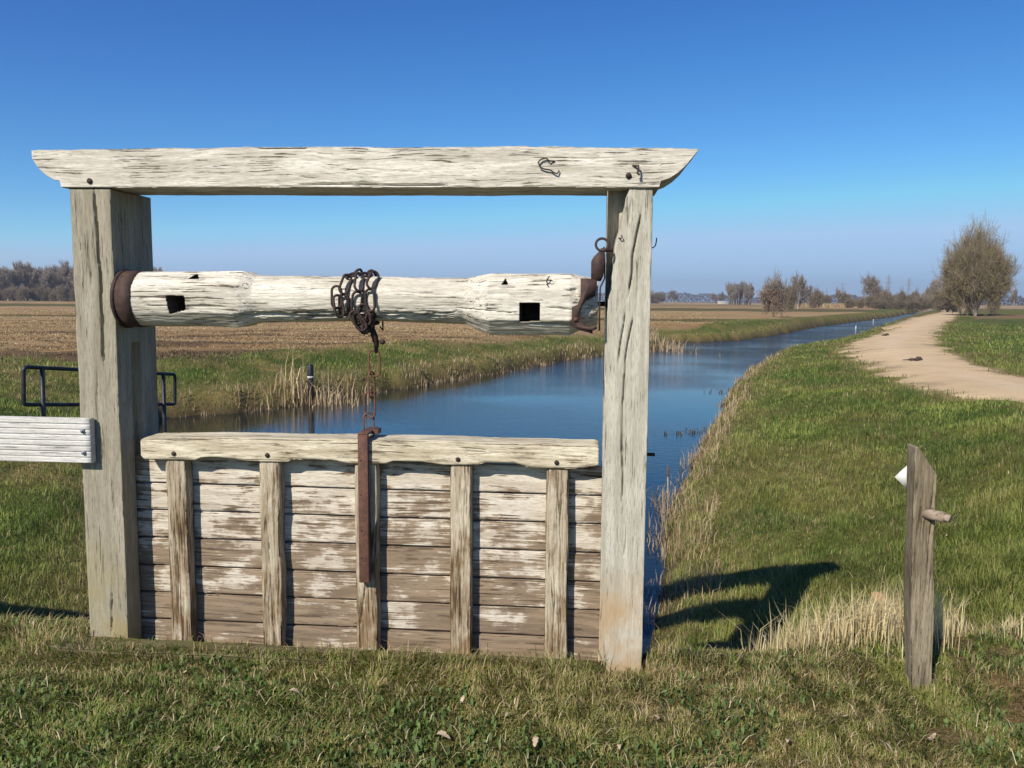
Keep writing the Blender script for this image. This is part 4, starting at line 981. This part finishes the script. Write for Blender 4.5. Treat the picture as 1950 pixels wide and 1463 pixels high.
def stubble():
    x, y, r = sample(150000, 14, 130, 2.3, -38, 14); c, dr, am = land(x, y); d = wdist(x, y)
    k = (am < 0.4) & (d > 1.5) & (pdist(x, y) > 1.0) & (fbm(x*0.5, y*0.9, 0, 57, 3) > 0.42) & (x < 0.42*y); x, y, r = x[k], y[k], r[k]; n = len(x)
    f = nr_.uniform(0.6, 1.5, n)[:, None]; col = c[k]*np.array((1.25, 1.27, 1.2))*f
    P = np.stack([x, y, height(x, y)], 1)
    tag(blades('stubble', P, nr_.uniform(0.02, 0.07, n), np.maximum(0.02, r*0.0011)*nr_.uniform(0.7, 1.5, n), nr_.uniform(0.3, 0.95, n), nr_.uniform(0, 6.3, n), col, M_dry), kind='stuff')
stubble()
def clump():
    n = 11000; x = nr_.normal(1.70, 0.24, n); y = nr_.normal(4.40, 0.27, n); k2 = nr_.uniform(0, 1, n) < 0.10
    x = np.where(k2, nr_.normal(2.25, 0.30, n), x); y = np.where(k2, nr_.normal(4.15, 0.15, n), y)
    kk = fbm(x*5, y*5, 0, 501, 2) > 0.36; x, y, k2 = x[kk], y[kk], k2[kk]; n = len(x)
    f = nr_.uniform(0, 1, n)[:, None]; col = np.array((0.52, 0.40, 0.19))+(np.array((0.85, 0.72, 0.42))-np.array((0.52, 0.40, 0.19)))*f
    H = nr_.uniform(0.09, 0.32, n)*np.where(k2, 0.4, 1.0)
    P = np.stack([x, y, height(x, y)], 1)
    tag(blades('straw_tuft', P, H, nr_.uniform(0.0030, 0.0055, n), np.clip(np.abs(nr_.normal(0.3, 0.25, n)), 0, 0.95)+0, nr_.uniform(0, 6.3, n), col, M_dry, 0.3), kind='stuff')
    # broad-leaved weeds and matted dead stems in the turf
    x, y, r = sample(26000, 2.4, 6.5, 1.6); c, dr, am = land(x, y); u, g = gloc(x, y)
    k = (fbm(x*2.3, y*2.3, 0, 511, 3) > 0.52) & (am > 0.3) & ~((u > -0.1) & (u < 2.7) & (g > -0.14) & (g < 0.5)); x, y = x[k], y[k]; n = len(x)
    col = np.array((0.095, 0.145, 0.038))*nr_.uniform(0.5, 1.6, n)[:, None]
    tag(blades('weeds', np.stack([x, y, height(x, y)+0.012], 1), nr_.uniform(0.014, 0.032, n), nr_.uniform(0.008, 0.016, n), nr_.uniform(0.5, 0.95, n), nr_.uniform(0, 6.3, n), col, M_leaf), kind='stuff')
    x, y, r = sample(4500, 2.4, 9, 1.8); c, dr, am = land(x, y); u, g = gloc(x, y)
    k = (am > 0.3) & ~((u > -0.1) & (u < 2.7) & (g > -0.14) & (g < 0.5)); x, y = x[k], y[k]; n = len(x)
    col = np.array((0.60, 0.49, 0.30))*nr_.uniform(0.5, 1.2, n)[:, None]
    tag(blades('dead_stems', np.stack([x, y, height(x, y)+0.015], 1), nr_.uniform(0.03, 0.085, n), nr_.uniform(0.0025, 0.0045, n), nr_.uniform(0.85, 0.97, n), nr_.uniform(0, 6.3, n), col, M_dry, 0.9), kind='stuff')
clump()
# dead leaves on the lawn in front
M_dl = plain('dead_leaf', (0.52, 0.40, 0.27), 0.8, 60, 0.35)
lf = []
def leaf_obj(seed, s):
    rg = np.random.default_rng(seed); n = 9; V = []
    for i in range(n):
        t = i/(n-1); wv = math.sin(PI*min(1, t*1.02))**0.7*(0.9 if i % 2 else 0.65); cu = 0.35*math.sin(t*2.6+seed)
        V += [(s*(t-0.5), -s*0.32*wv, s*(cu+0.12*wv)), (s*(t-0.5), 0, s*cu), (s*(t-0.5), s*0.32*wv, s*(cu+0.18*wv))]
    return mk('dead_leaf', np.array(V), grid_faces(n, 3), M_dl)
spots = [(560, 1337, .05), (845, 1420, .05), (413, 1440, .045), (1110, 1305, .04), (1772, 1415, .05), (1250, 1380, .035), (30, 1400, .035), (960, 1375, .035), (1390, 1345, .03), (1608, 1375, .035), (240, 1330, .03), (660, 1420, .035), (1020, 1430, .04), (1500, 1430, .035), (1865, 1350, .03), (880, 1345, .03), (350, 1290, .03), (700, 1300, .028), (1690, 1440, .04), (1180, 1440, .03), (120, 1270, .03), (1900, 1210, .035), (1800, 1025, .04), (1920, 905, .05)]
for i, (x, y, s_) in enumerate(spots):
    P = gpg(x, y); o = leaf_obj(i, s_)
    o.location = (P[0], P[1], float(height(P[0], P[1]))+0.03); o.rotation_euler = (nr_.uniform(-.5, .5), nr_.uniform(-.5, .5), nr_.uniform(0, 6.3))
    tag(o, 'pale dry curled leaf lying in the short grass', 'leaf', 'dead leaves scattered over the grass')

# ------------------------------------------------------------------ trees
def prisms(S, k=4):
    """S (n,8): p0 p1 r0 r1"""
    S = np.asarray(S, float); p0, p1, r0, r1 = S[:, :3], S[:, 3:6], S[:, 6], S[:, 7]
    t = p1-p0; t /= np.linalg.norm(t, axis=1)[:, None]+1e-9
    ref = np.where(np.abs(t[:, 2:3]) < 0.9, np.array([[0, 0, 1.]]), np.array([[1., 0, 0]]))
    u = np.cross(t, ref); u /= np.linalg.norm(u, axis=1)[:, None]; v = np.cross(t, u); n = len(S)
    V = np.zeros((n, 2*k, 3))
    for j in range(k):
        a = 2*PI*j/k; o = math.cos(a)*u+math.sin(a)*v
        V[:, j] = p0+o*r0[:, None]; V[:, k+j] = p1+o*r1[:, None]
    F = np.array([[j, (j+1) % k, k+(j+1) % k, k+j] for j in range(k)])
    return V.reshape(-1, 3), (np.arange(n)[:, None, None]*2*k+F[None]).reshape(-1, 4)
def grow(rg, out, p, d, L, r, lvl, maxl, up, kids, spread, wob):
    ns = 4 if lvl == 0 else 3
    for i in range(ns):
        d = d+rg.normal(0, wob, 3)+np.array([0, 0, up]); d = d/np.linalg.norm(d)
        q = p+d*L/ns; r2 = r*(0.80 if lvl else 0.88)
        out[min(lvl, 1)].append((*p, *q, r, r2)); p = q; r = r2
        if lvl < maxl and (i > 0 or lvl > 0):
            for k in range(kids[lvl]):
                ax = rg.normal(0, 1, 3); ax = np.cross(d, ax); ax /= np.linalg.norm(ax)+1e-9
                a = math.radians(rg.uniform(*spread)); nd = d*math.cos(a)+ax*math.sin(a)
                grow(rg, out, p, nd, L*rg.uniform(0.55, 0.8), r*rg.uniform(0.5, 0.7), lvl+1, maxl, up, kids, spread, wob)
def tree_meshes(seed, stems=1, maxl=4, up=0.08, kids=(2, 2, 2, 2, 0), spread=(25, 55), wob=0.16, low=0.35, tw=0.0, stemspread=0.3, L0=None):
    """unit tree: height 1, width 1 (x and y span)"""
    rg = np.random.default_rng(seed); out = {0: [], 1: []}
    for s in range(stems):
        a = s*2.39996+rg.uniform(-0.2, 0.2); e = stemspread*math.sqrt((s+0.3)/stems) if stems > 1 else 0.03
        d = np.array([math.cos(a)*e, math.sin(a)*e, 1.0]); d /= np.linalg.norm(d)
        grow(rg, out, np.array([math.cos(a)*0.006*stems**0.5, math.sin(a)*0.006*stems**0.5, 0.0]), d, low if L0 is None else L0*rg.uniform(0.8, 1.1), 0.024/(stems**0.3), 0, maxl, up, kids, spread, wob)
    A = np.array(out[0]); B = np.array(out[1])
    return A, B
def fit(A, B, H, W, tw):
    zt_ = np.percentile(B[:, 5], 99.7); hw = np.percentile(np.hypot(B[:, 3], B[:, 4]), 98.5)
    def s(S):
        S = S.copy(); S[:, [0, 1, 3, 4]] *= (W/2)/hw; S[:, [2, 5]] *= H/zt_; S[:, 6:] = np.maximum(S[:, 6:]*H, tw); return S
    return s(A), s(B)
def barkmat(name, a, b):
    t = NT(name); n = t.noise(t.coord(), 1.2, 4); return t.fin(t.mix(t.ramp(n, 0.38, 0.62), a, b), 0.9, None, spec=0.1)
MB_grey = barkmat('grey_twigs', (0.21, 0.17, 0.13), (0.31, 0.26, 0.21)); MB_olive = barkmat('olive_twigs', (0.24, 0.20, 0.095), (0.30, 0.24, 0.17))
MB_pale = barkmat('pale_bark', (0.30, 0.27, 0.22), (0.40, 0.37, 0.31)); MB_red = barkmat('red_brown_twigs', (0.19, 0.15, 0.095), (0.27, 0.215, 0.15)); MB_dark = barkmat('dark_twigs', (0.075, 0.06, 0.05), (0.12, 0.10, 0.08))
def taper(S, H, k, z0):
    S = S.copy()
    for i in (0, 3):
        f = k+(1-k)*sstep(0, z0*H, S[:, i+2]); S[:, i] *= f; S[:, i+1] *= f
    return S
def make_tree(name, A, B, H, W, tw, loc, mt, mc, label, cat='tree', group=None, rz=0.0, tp=None):
    A, B = fit(A, B, H, W, tw)
    if tp: A, B = taper(A, H, *tp), taper(B, H, *tp)
    t = thing(name, label, cat, loc, rz, group)
    V, F = prisms(A, 7); mk('trunk', V, F, mt, t)
    thick = B[:, 6] > tw*2.2; V1, F1 = prisms(B[~thick], 3)
    if thick.any(): V2, F2 = prisms(B[thick], 5); mk('crown', np.vstack([V1, V2]), [F1, F2+len(V1)], mc, t)
    else: mk('crown', V1, F1, mc, t)
    return t
def dup(root, loc, rz, sc, label, group=None, cat=None):
    r = root.copy(); COL.objects.link(r); r.location = loc; r.rotation_euler = (0, 0, rz); r.scale = sc; r['label'] = label
    if cat: r['category'] = cat
    if group: r['group'] = group
    elif 'group' in r: del r['group']
    for ch in list(root.children):
        c = ch.copy(); COL.objects.link(c); c.parent = r
    return r
def foot(px, Y): 
    P = at(px, 580, Y); return (float(P[0]), float(Y), -0.05)
def hm(px, top, Y): return at(px, top, Y)[2]+0.05
def wm(wp, Y): return wp*Y/FPX
# the big tree by the path: many stems
Y = 112
A, B = tree_meshes(17, stems=15, maxl=4, up=0.06, kids=(3, 3, 3, 2, 0), spread=(20, 55), wob=0.14, L0=0.38, stemspread=0.85)
big = make_tree('bare_tree', A, B, hm(1858, 440, Y), wm(122, Y), 0.012, foot(1858, Y), MB_grey, MB_olive, 'big round bare tree with many stems standing beside the sandy path', tp=(0.5, 0.33))
A, B = tree_meshes(12, stems=1, maxl=4, up=0.06, kids=(3, 3, 2, 2, 0), spread=(30, 70), wob=0.2, L0=0.5)
make_tree('bare_tree', A, B, hm(1829, 548, 118), wm(46, 118), 0.018, foot(1829, 118), MB_pale, MB_grey, 'slim pale trunked tree at the left foot of the big tree')
# brown-leaved young tree on the far bank
Y = 88
A, B = tree_meshes(21, stems=4, maxl=4, up=0.05, kids=(2, 2, 2, 2, 0), spread=(25, 60), wob=0.16, L0=0.45, stemspread=0.5)
t = make_tree('young_oak', A, B, hm(1475, 522, Y), wm(66, Y), 0.012, foot(1474, Y), MB_red, MB_grey, 'bushy young tree with withered brown leaves on the far bank')
A2, B2 = fit(A, B, hm(1475, 522, Y), wm(66, Y), 0.01)
def leafcloud(B2, n, s, mat, parent, name='withered_leaves', zmax=None, seed=3):
    rg = np.random.default_rng(seed); S = B2 if zmax is None else B2[B2[:, 5] < zmax]
    i = rg.integers(0, len(S), n); f = rg.uniform(0, 1, n)[:, None]; C = S[i, :3]*(1-f)+S[i, 3:6]*f+rg.normal(0, 0.05, (n, 3))
    a = rg.normal(0, 1, (n, 3)); a /= np.linalg.norm(a, axis=1)[:, None]; b = np.cross(a, rg.normal(0, 1, (n, 3))); b /= np.linalg.norm(b, axis=1)[:, None]
    q = s*rg.uniform(0.6, 1.3, n)[:, None]; V = np.stack([C-a*q, C+b*q*0.6, C+a*q, C-b*q*0.6], 1)
    return mk(name, V.reshape(-1, 3), np.arange(4*n).reshape(-1, 4), mat, parent)
M_oakleaf = plain('withered_leaf', (0.26, 0.125, 0.07), 0.9, 3.0, 0.4)
leafcloud(B2, 2600, 0.075, M_oakleaf, t, zmax=2.9)
# generic shapes reused further off
A, B = tree_meshes(31, stems=1, maxl=4, up=0.05, kids=(2, 3, 3, 2, 0), spread=(28, 58), wob=0.2, L0=0.4)
GA = make_tree('bare_tree', A, B, 10, 8, 0.03, foot(1519, 205), MB_pale, MB_grey, 'bare tree with pale limbs just right of the brown-leaved young tree')
GA.scale = (wm(50, 205)/8, wm(50, 205)/8, hm(1519, 522, 205)/10)
A, B = tree_meshes(32, stems=8, maxl=3, up=0.03, kids=(3, 4, 4, 0), spread=(20, 65), wob=0.18, L0=0.42, stemspread=0.9)
GB = make_tree('bushy_tree', A, B, 10, 10, 0.035, foot(1503, 190), MB_red, MB_red, 'low red-brown bushy tree in front of the pale limbed tree')
GB.scale = (wm(30, 190)/10, wm(30, 190)/10, hm(1503, 543, 190)/10)
A, B = tree_meshes(33, stems=1, maxl=4, up=0.30, kids=(3, 3, 2, 2, 0), spread=(12, 30), wob=0.12, L0=0.5)
GC = make_tree('poplar', A, B, 12, 4, 0.04, foot(1388, 460), MB_dark, MB_grey, 'tall slender bare tree in the dense block across the field', group='slender trees in the dense block across the field')
GC.scale = (wm(14, 460)/4, wm(14, 460)/4, hm(1388, 541, 460)/12)
for i, (x, top, wd, Y) in enumerate(((1394, 539, 15, 462), (1400, 540, 14, 468), (1405, 538, 15, 460), (1411, 539, 15, 466), (1417, 538, 14, 461), (1423, 539, 15, 467), (1429, 540, 13, 462), (1392, 548, 14, 474), (1408, 545, 16, 478), (1420, 546, 16, 476), (1427, 552, 16, 455), (1399, 553, 16, 456))):
    dup(GC, foot(x, Y), i*1.3, (wm(wd, Y)/4, wm(wd, Y)/4, hm(x, top, Y)/12), GC['label'], GC['group'])
def place(src, x, top, wd, Y, label, i, group=None, base=(10, 8)):
    return dup(src, foot(x, Y), i*1.7, (wm(wd, Y)/base[1], wm(wd, Y)/base[1], hm(x, top, Y)/base[0]), label, group)
place(GA, 1657, 524, 56, 260, 'broad bare tree with a spreading crown right of the canal end', 3)
place(GA, 1778, 530, 32, 230, 'pale upright bare tree just left of the big tree', 5)
place(GA, 1767, 545, 22, 250, 'smaller pale bare tree on the left of the upright pale tree', 9)
place(GA, 1358, 558, 20, 620, 'small faint tree left of the dense block', 7)
place(GA, 1374, 556, 20, 600, 'faint round tree touching the left side of the dense block', 8)
place(GA, 1280, 553, 26, 640, 'rounded distant tree beside the right post', 4)
place(GB, 1250, 556, 34, 560, 'wide dark distant tree right against the right post', 2, base=(10, 10))
place(GB, 1554, 551, 30, 240, 'brown bushy tree on the right of the pale limbed tree', 3, base=(10, 10))
place(GC, 1595, 549, 12, 300, 'narrow pointed brown tree in the middle of the right horizon', 3, base=(12, 4))
place(GB, 1607, 556, 26, 300, 'low brown scrub tree at the foot of the pointed tree', 5, base=(10, 10))
place(GB, 1572, 560, 22, 310, 'small brown scrub tree left of the pointed tree', 6, base=(10, 10))
place(GC, 1757, 556, 9, 240, 'small dark upright tree left of the pale trees', 6, base=(12, 4))
place(GB, 1742, 553, 20, 250, 'purple brown bush rising from the scrub', 7, base=(10, 10))
place(GB, 1805, 545, 50, 150, 'brown bush filling the foot of the big tree on its left', 8, base=(10, 10))
place(GA, 1931, 549, 20, 420, 'small dark tree on the horizon at the right edge', 8)
place(GB, 1893, 556, 22, 125, 'reddish bush at the right foot of the big tree', 11, base=(10, 10))
for i, (x, top, wd, Y) in enumerate(((1664, 560, 34, 235), (1686, 552, 24, 232), (1702, 560, 26, 238), (1716, 553, 22, 230), (1731, 561, 22, 236), (1750, 565, 26, 228), (1768, 566, 26, 226), (1640, 568, 22, 245), (1676, 570, 30, 225), (1710, 571, 30, 224), (1738, 572, 30, 222), (1783, 560, 30, 220), (1796, 566, 30, 200), (1620, 568, 24, 250))):
    place(GB, x, top, wd, Y, 'brown leafless bush in the scrub at the end of the canal', i, 'bushes in the scrub at the end of the canal', base=(10, 10))
# the row at the left edge
A, B = tree_meshes(41, stems=1, maxl=4, up=0.12, kids=(2, 3, 3, 2, 0), spread=(20, 48), wob=0.16, L0=0.62)
GL = make_tree('field_edge_tree', A, B, 14, 7, 0.045, foot(-60, 318), MB_pale, MB_grey, 'tall bare tree in the row on the left horizon', group='bare trees in the row on the left horizon')
k = 0
for x in range(-48, 310, 11):
    Y = 318+nr_.uniform(-10, 16); top = 506+nr_.uniform(-9, 12)-(0 if 40 < x < 60 or x > 200 else 0); x2 = x+nr_.uniform(-3, 3)
    dup(GL, foot(x2, Y), k*2.1, (wm(nr_.uniform(26, 40), Y)/7, wm(30, Y)/7, hm(x2, top, Y)/14), GL['label'], GL['group']); k += 1
k = 0
for x in range(-55, 300, 15):
    Y = 308+nr_.uniform(-4, 4); place(GB, x+nr_.uniform(-4, 4), 545+nr_.uniform(-6, 8), 26, Y, 'low brown undergrowth bush below the left row of trees', k, 'undergrowth bushes below the left row of trees', base=(10, 10)); k += 1

# far-off woods round the horizon, one mass
def woods():
    n = 90000; a = np.radians(nr_.uniform(-50, 50, n)); R = 1000+nr_.uniform(-60, 60, n)+160*np.sin(a*7)
    hmax = 5.5+9*np.clip(fbm(a*38, 0*a, 0, 401, 4)-0.28, 0, 1)**1.0*1.6+2.5*vnoise(a*260, 0*a, 0, 402)
    z = hmax*nr_.uniform(0, 1, n)**0.8
    C = np.stack([R*np.sin(a), R*np.cos(a), z], 1)
    A_ = nr_.normal(0, 1, (n, 3)); A_ /= np.linalg.norm(A_, axis=1)[:, None]; Bv = np.cross(A_, nr_.normal(0, 1, (n, 3))); Bv /= np.linalg.norm(Bv, axis=1)[:, None]
    q = nr_.uniform(0.35, 1.1, n)[:, None]
    V = np.stack([C-A_*q, C+Bv*q*0.6, C+A_*q, C-Bv*q*0.6], 1).reshape(-1, 3)
    tag(mk('distant_wood', V, np.arange(4*n).reshape(-1, 4), barkmat('distant_wood_twigs', (0.060, 0.052, 0.050), (0.10, 0.085, 0.08))), kind='stuff')
woods()
# dry reed fringe along the end of the field
def fringe():
    n = 9000; px = nr_.uniform(1490, 1800, n); Y = nr_.uniform(255, 300, n); x = (px-975)/FPX*Y
    k = fbm(x*0.05, Y*0.02, 0, 411, 2) > 0.42; x, Y = x[k], Y[k]; n = len(x)
    c = np.array((0.46, 0.34, 0.18))*nr_.uniform(0.7, 1.2, n)[:, None]
    tag(blades('far_reeds', np.stack([x, Y, 0*x-0.1], 1), nr_.uniform(0.8, 1.7, n), nr_.uniform(0.12, 0.3, n), nr_.uniform(0, .5, n), nr_.uniform(0, 6.3, n), c, M_dry), kind='stuff')
fringe()

# farmhouse behind the left row, low shed across the field
M_roof = plain('orange_tile', (0.42, 0.17, 0.07), 0.8, 1.5); M_wall = plain('pale_render', (0.55, 0.50, 0.43), 0.9, 0.8); M_win = plain('dark_window', (0.03, 0.035, 0.04), 0.2)
hs_ = foot(70, 345); hh = thing('farmhouse', 'house with an orange roof half hidden behind the left row of trees', 'house', hs_, 0.1)
rz_ = hm(70, 537, 345); ez = hm(70, 549, 345)
mb = MB(); mb.box((-5, 0, 0), (5, 7, ez-0.3)); mb.build('wall', M_wall, hh)
mb = MB(); mb.add([(-5.4, -0.4, ez-0.3), (5.4, -0.4, ez-0.3), (5.4, 7.4, ez-0.3), (-5.4, 7.4, ez-0.3), (-5.4, 3.5, rz_), (5.4, 3.5, rz_)], [(0, 1, 5, 4), (2, 3, 4, 5), (0, 4, 3), (1, 2, 5), (0, 3, 2, 1)]); rf = mb.build('roof', M_roof, hh)
mb = MB(); mb.box((2.2, 3.0, rz_-0.8), (2.9, 3.7, rz_+0.7)); mb.build('chimney', M_wall, rf)
for xx in (-3.4, -0.9, 1.6): mb = MB(); mb.box((xx, -0.04, 1.0), (xx+1.3, 0.02, 2.3)); mb.build('window', M_win, hh)
M_pale = plain('dull_pale_roof', (0.40, 0.41, 0.40), 0.6)
sh = thing('greenhouse', 'long low whitish shed left of the dense block of trees', 'shed', foot(1379, 560), 0.0)
mb = MB(); mb.box((-4, 0, 0), (4, 5, 1.2)); mb.build('wall', M_wall, sh); mb = MB(); mb.add([(-4.2, -.2, 1.2), (4.2, -.2, 1.2), (4.2, 5.2, 1.2), (-4.2, 5.2, 1.2), (-4.2, 2.5, 2.1), (4.2, 2.5, 2.1)], [(0, 1, 5, 4), (2, 3, 4, 5), (0, 4, 3), (1, 2, 5), (0, 3, 2, 1)]); mb.build('roof', M_pale, sh)

# pylons
M_steel = plain('galvanised_steel', (0.30, 0.31, 0.33), 0.6, 0.5)
def pylon():
    S = []; H = 50.0; r = 0.16
    def hw(z): return 3.6*(1-z/H)**1.15+0.45
    lv = [0, 7, 13, 18.5, 23.5, 28, 32, 36, 40, 44, 47.5, 50]
    def seg(a, b, q=r): S.append((*a, *b, q, q))
    for z0, z1 in zip(lv[:-1], lv[1:]):
        a, b = hw(z0), hw(z1); c = [(-1, -1), (1, -1), (1, 1), (-1, 1)]
        for i in range(4):
            (x0, y0), (x1, y1) = c[i], c[(i+1) % 4]
            seg((x0*a, y0*a, z0), (x0*b, y0*b, z1), 0.24); seg((x0*a, y0*a, z0), (x1*b, y1*b, z1)); seg((x1*a, y1*a, z0), (x0*b, y0*b, z1)); seg((x0*b, y0*b, z1), (x1*b, y1*b, z1))
    body = list(S); arms = []
    for z, L in ((28, 9), (36, 12), (44, 8)):
        S = []
        for s in (-1, 1):
            seg((0, -0.8, z), (s*L, 0, z), 0.2); seg((0, 0.8, z), (s*L, 0, z), 0.2); seg((s*hw(z), 0, z+2.2), (s*L, 0, z), 0.2)
            for f in (0.3, 0.6): seg((s*L*f, 0, z), (s*L*f, 0, z+2.0*(1-f)))
            for f in (0.55, 1.0): seg((s*L*f, 0, z), (s*L*f, 0, z-2.2), 0.12)
        arms.append(S)
    return body, arms
bd, arms = pylon(); P0 = foot(1690, 1500)
pyl = thing('pylon', 'tallest lattice pylon on the horizon above the scrub', 'pylon', P0, 0.5)
V, F = prisms(bd, 4); mk('tower', V, F, M_steel, pyl, smooth=False)
for a_ in arms: V, F = prisms(a_, 4); mk('cross_arm', V, F, M_steel, pyl, smooth=False)
s0_ = hm(1690, 523, 1500)/50; pyl.scale = (s0_, s0_, s0_)
for x, top, Y, lab in ((1729, 529, 1700, 'lattice pylon furthest right, just left of the pale trees'), (1603, 538, 1750, 'faint lattice pylon above the narrow pointed tree'), (1573, 549, 2200, 'faintest and smallest pylon, left of the pointed tree')):
    s_ = hm(x, top, Y)/50; dup(pyl, foot(x, Y), 0.5, (s_, s_, s_), lab)

# walker on the path
pw = gp(1806.5, 592.3); man = thing('person', 'walker in a dark blue top and pale trousers far along the sandy path', 'person', (pw[0], pw[1], float(height(pw[0], pw[1]))+0.02), PI)
M_skin = plain('skin', (0.50, 0.33, 0.25)); M_blue = plain('blue_jacket', (0.035, 0.05, 0.13)); M_tr = plain('pale_trousers', (0.60, 0.57, 0.52)); M_hair = plain('brown_hair', (0.06, 0.04, 0.03))
N_ = [(0, 0, .95, .12), (0, 0, 1.15, .11), (0, 0, 1.38, .13), (0, 0, 1.50, .05), (0, 0, 1.62, .085), (0, 0, 1.72, .075),
      (.19, 0, 1.42, .05), (.26, .05, 1.15, .042), (.25, -.08, .90, .03), (.25, -.12, .82, .03), (-.19, 0, 1.42, .05), (-.26, -.05, 1.15, .042), (-.25, -.16, .92, .03), (-.25, -.2, .84, .03),
      (.10, 0, .88, .09), (.11, -.14, .48, .06), (.11, .05, .09, .045), (.11, -.10, .04, .04), (-.10, 0, .88, .09), (-.11, .12, .50, .06), (-.11, .34, .14, .045), (-.11, .22, .04, .04)]
E_ = [(0, 1), (1, 2), (2, 3), (3, 4), (4, 5), (2, 6), (6, 7), (7, 8), (8, 9), (2, 10), (10, 11), (11, 12), (12, 13), (0, 14), (14, 15), (15, 16), (16, 17), (0, 18), (18, 19), (19, 20), (20, 21)]
import bmesh
def skinmesh(name, N_, E_, mat, parent, lv=1):
    bm = bmesh.new(); ly = bm.verts.layers.skin.verify()
    vs = []
    for i, n in enumerate(N_):
        v = bm.verts.new(n[:3]); v[ly].radius = (n[3], n[3]); v[ly].use_root = (i == 0); vs.append(v)
    for a, b in E_: bm.edges.new((vs[a], vs[b]))
    me = D.meshes.new(name); bm.to_mesh(me); bm.free(); me.materials.append(mat)
    o = D.objects.new(name, me); COL.objects.link(o); o.parent = parent
    o.modifiers.new('skin', 'SKIN'); sd = o.modifiers.new('sub', 'SUBSURF'); sd.levels = lv; sd.render_levels = lv; return o
skinmesh('body', N_, E_, M_skin, man)
g_ = lambda i, s: (*N_[i][:3], N_[i][3]+s)
skinmesh('jacket', [(0, 0, .86, .15), g_(1, .04), g_(2, .03), (0, 0, 1.48, .08), g_(6, .025), g_(7, .022), g_(8, .02), g_(10, .025), g_(11, .022), g_(12, .02)], [(0, 1), (1, 2), (2, 3), (2, 4), (4, 5), (5, 6), (2, 7), (7, 8), (8, 9)], M_blue, man)
skinmesh('trousers', [(0, 0, .93, .14), g_(14, .02), g_(15, .025), g_(16, .022), g_(18, .02), g_(19, .025), g_(20, .022)], [(0, 1), (1, 2), (2, 3), (0, 4), (4, 5), (5, 6)], M_tr, man)
skinmesh('hair', [(0, .02, 1.68, .09), (0, .01, 1.74, .075)], [(0, 1)], M_hair, man)

# ------------------------------------------------------------------ haze
hz = D.materials.new('haze_air'); hz.use_nodes = True; hn = hz.node_tree
hn.nodes.remove(hn.nodes['Principled BSDF']); pv = hn.nodes.new('ShaderNodeVolumePrincipled')
pv.inputs['Color'].default_value = (0.93, 0.96, 1.0, 1); pv.inputs['Density'].default_value = 0.00036; pv.inputs['Anisotropy'].default_value = 0.3
hn.links.new(pv.outputs[0], hn.nodes['Material Output'].inputs['Volume'])
mb = MB(); mb.box((-2800, -2800, -4), (2800, 2800, 70)); hzo = mb.build('haze', hz); tag(hzo, kind='stuff')
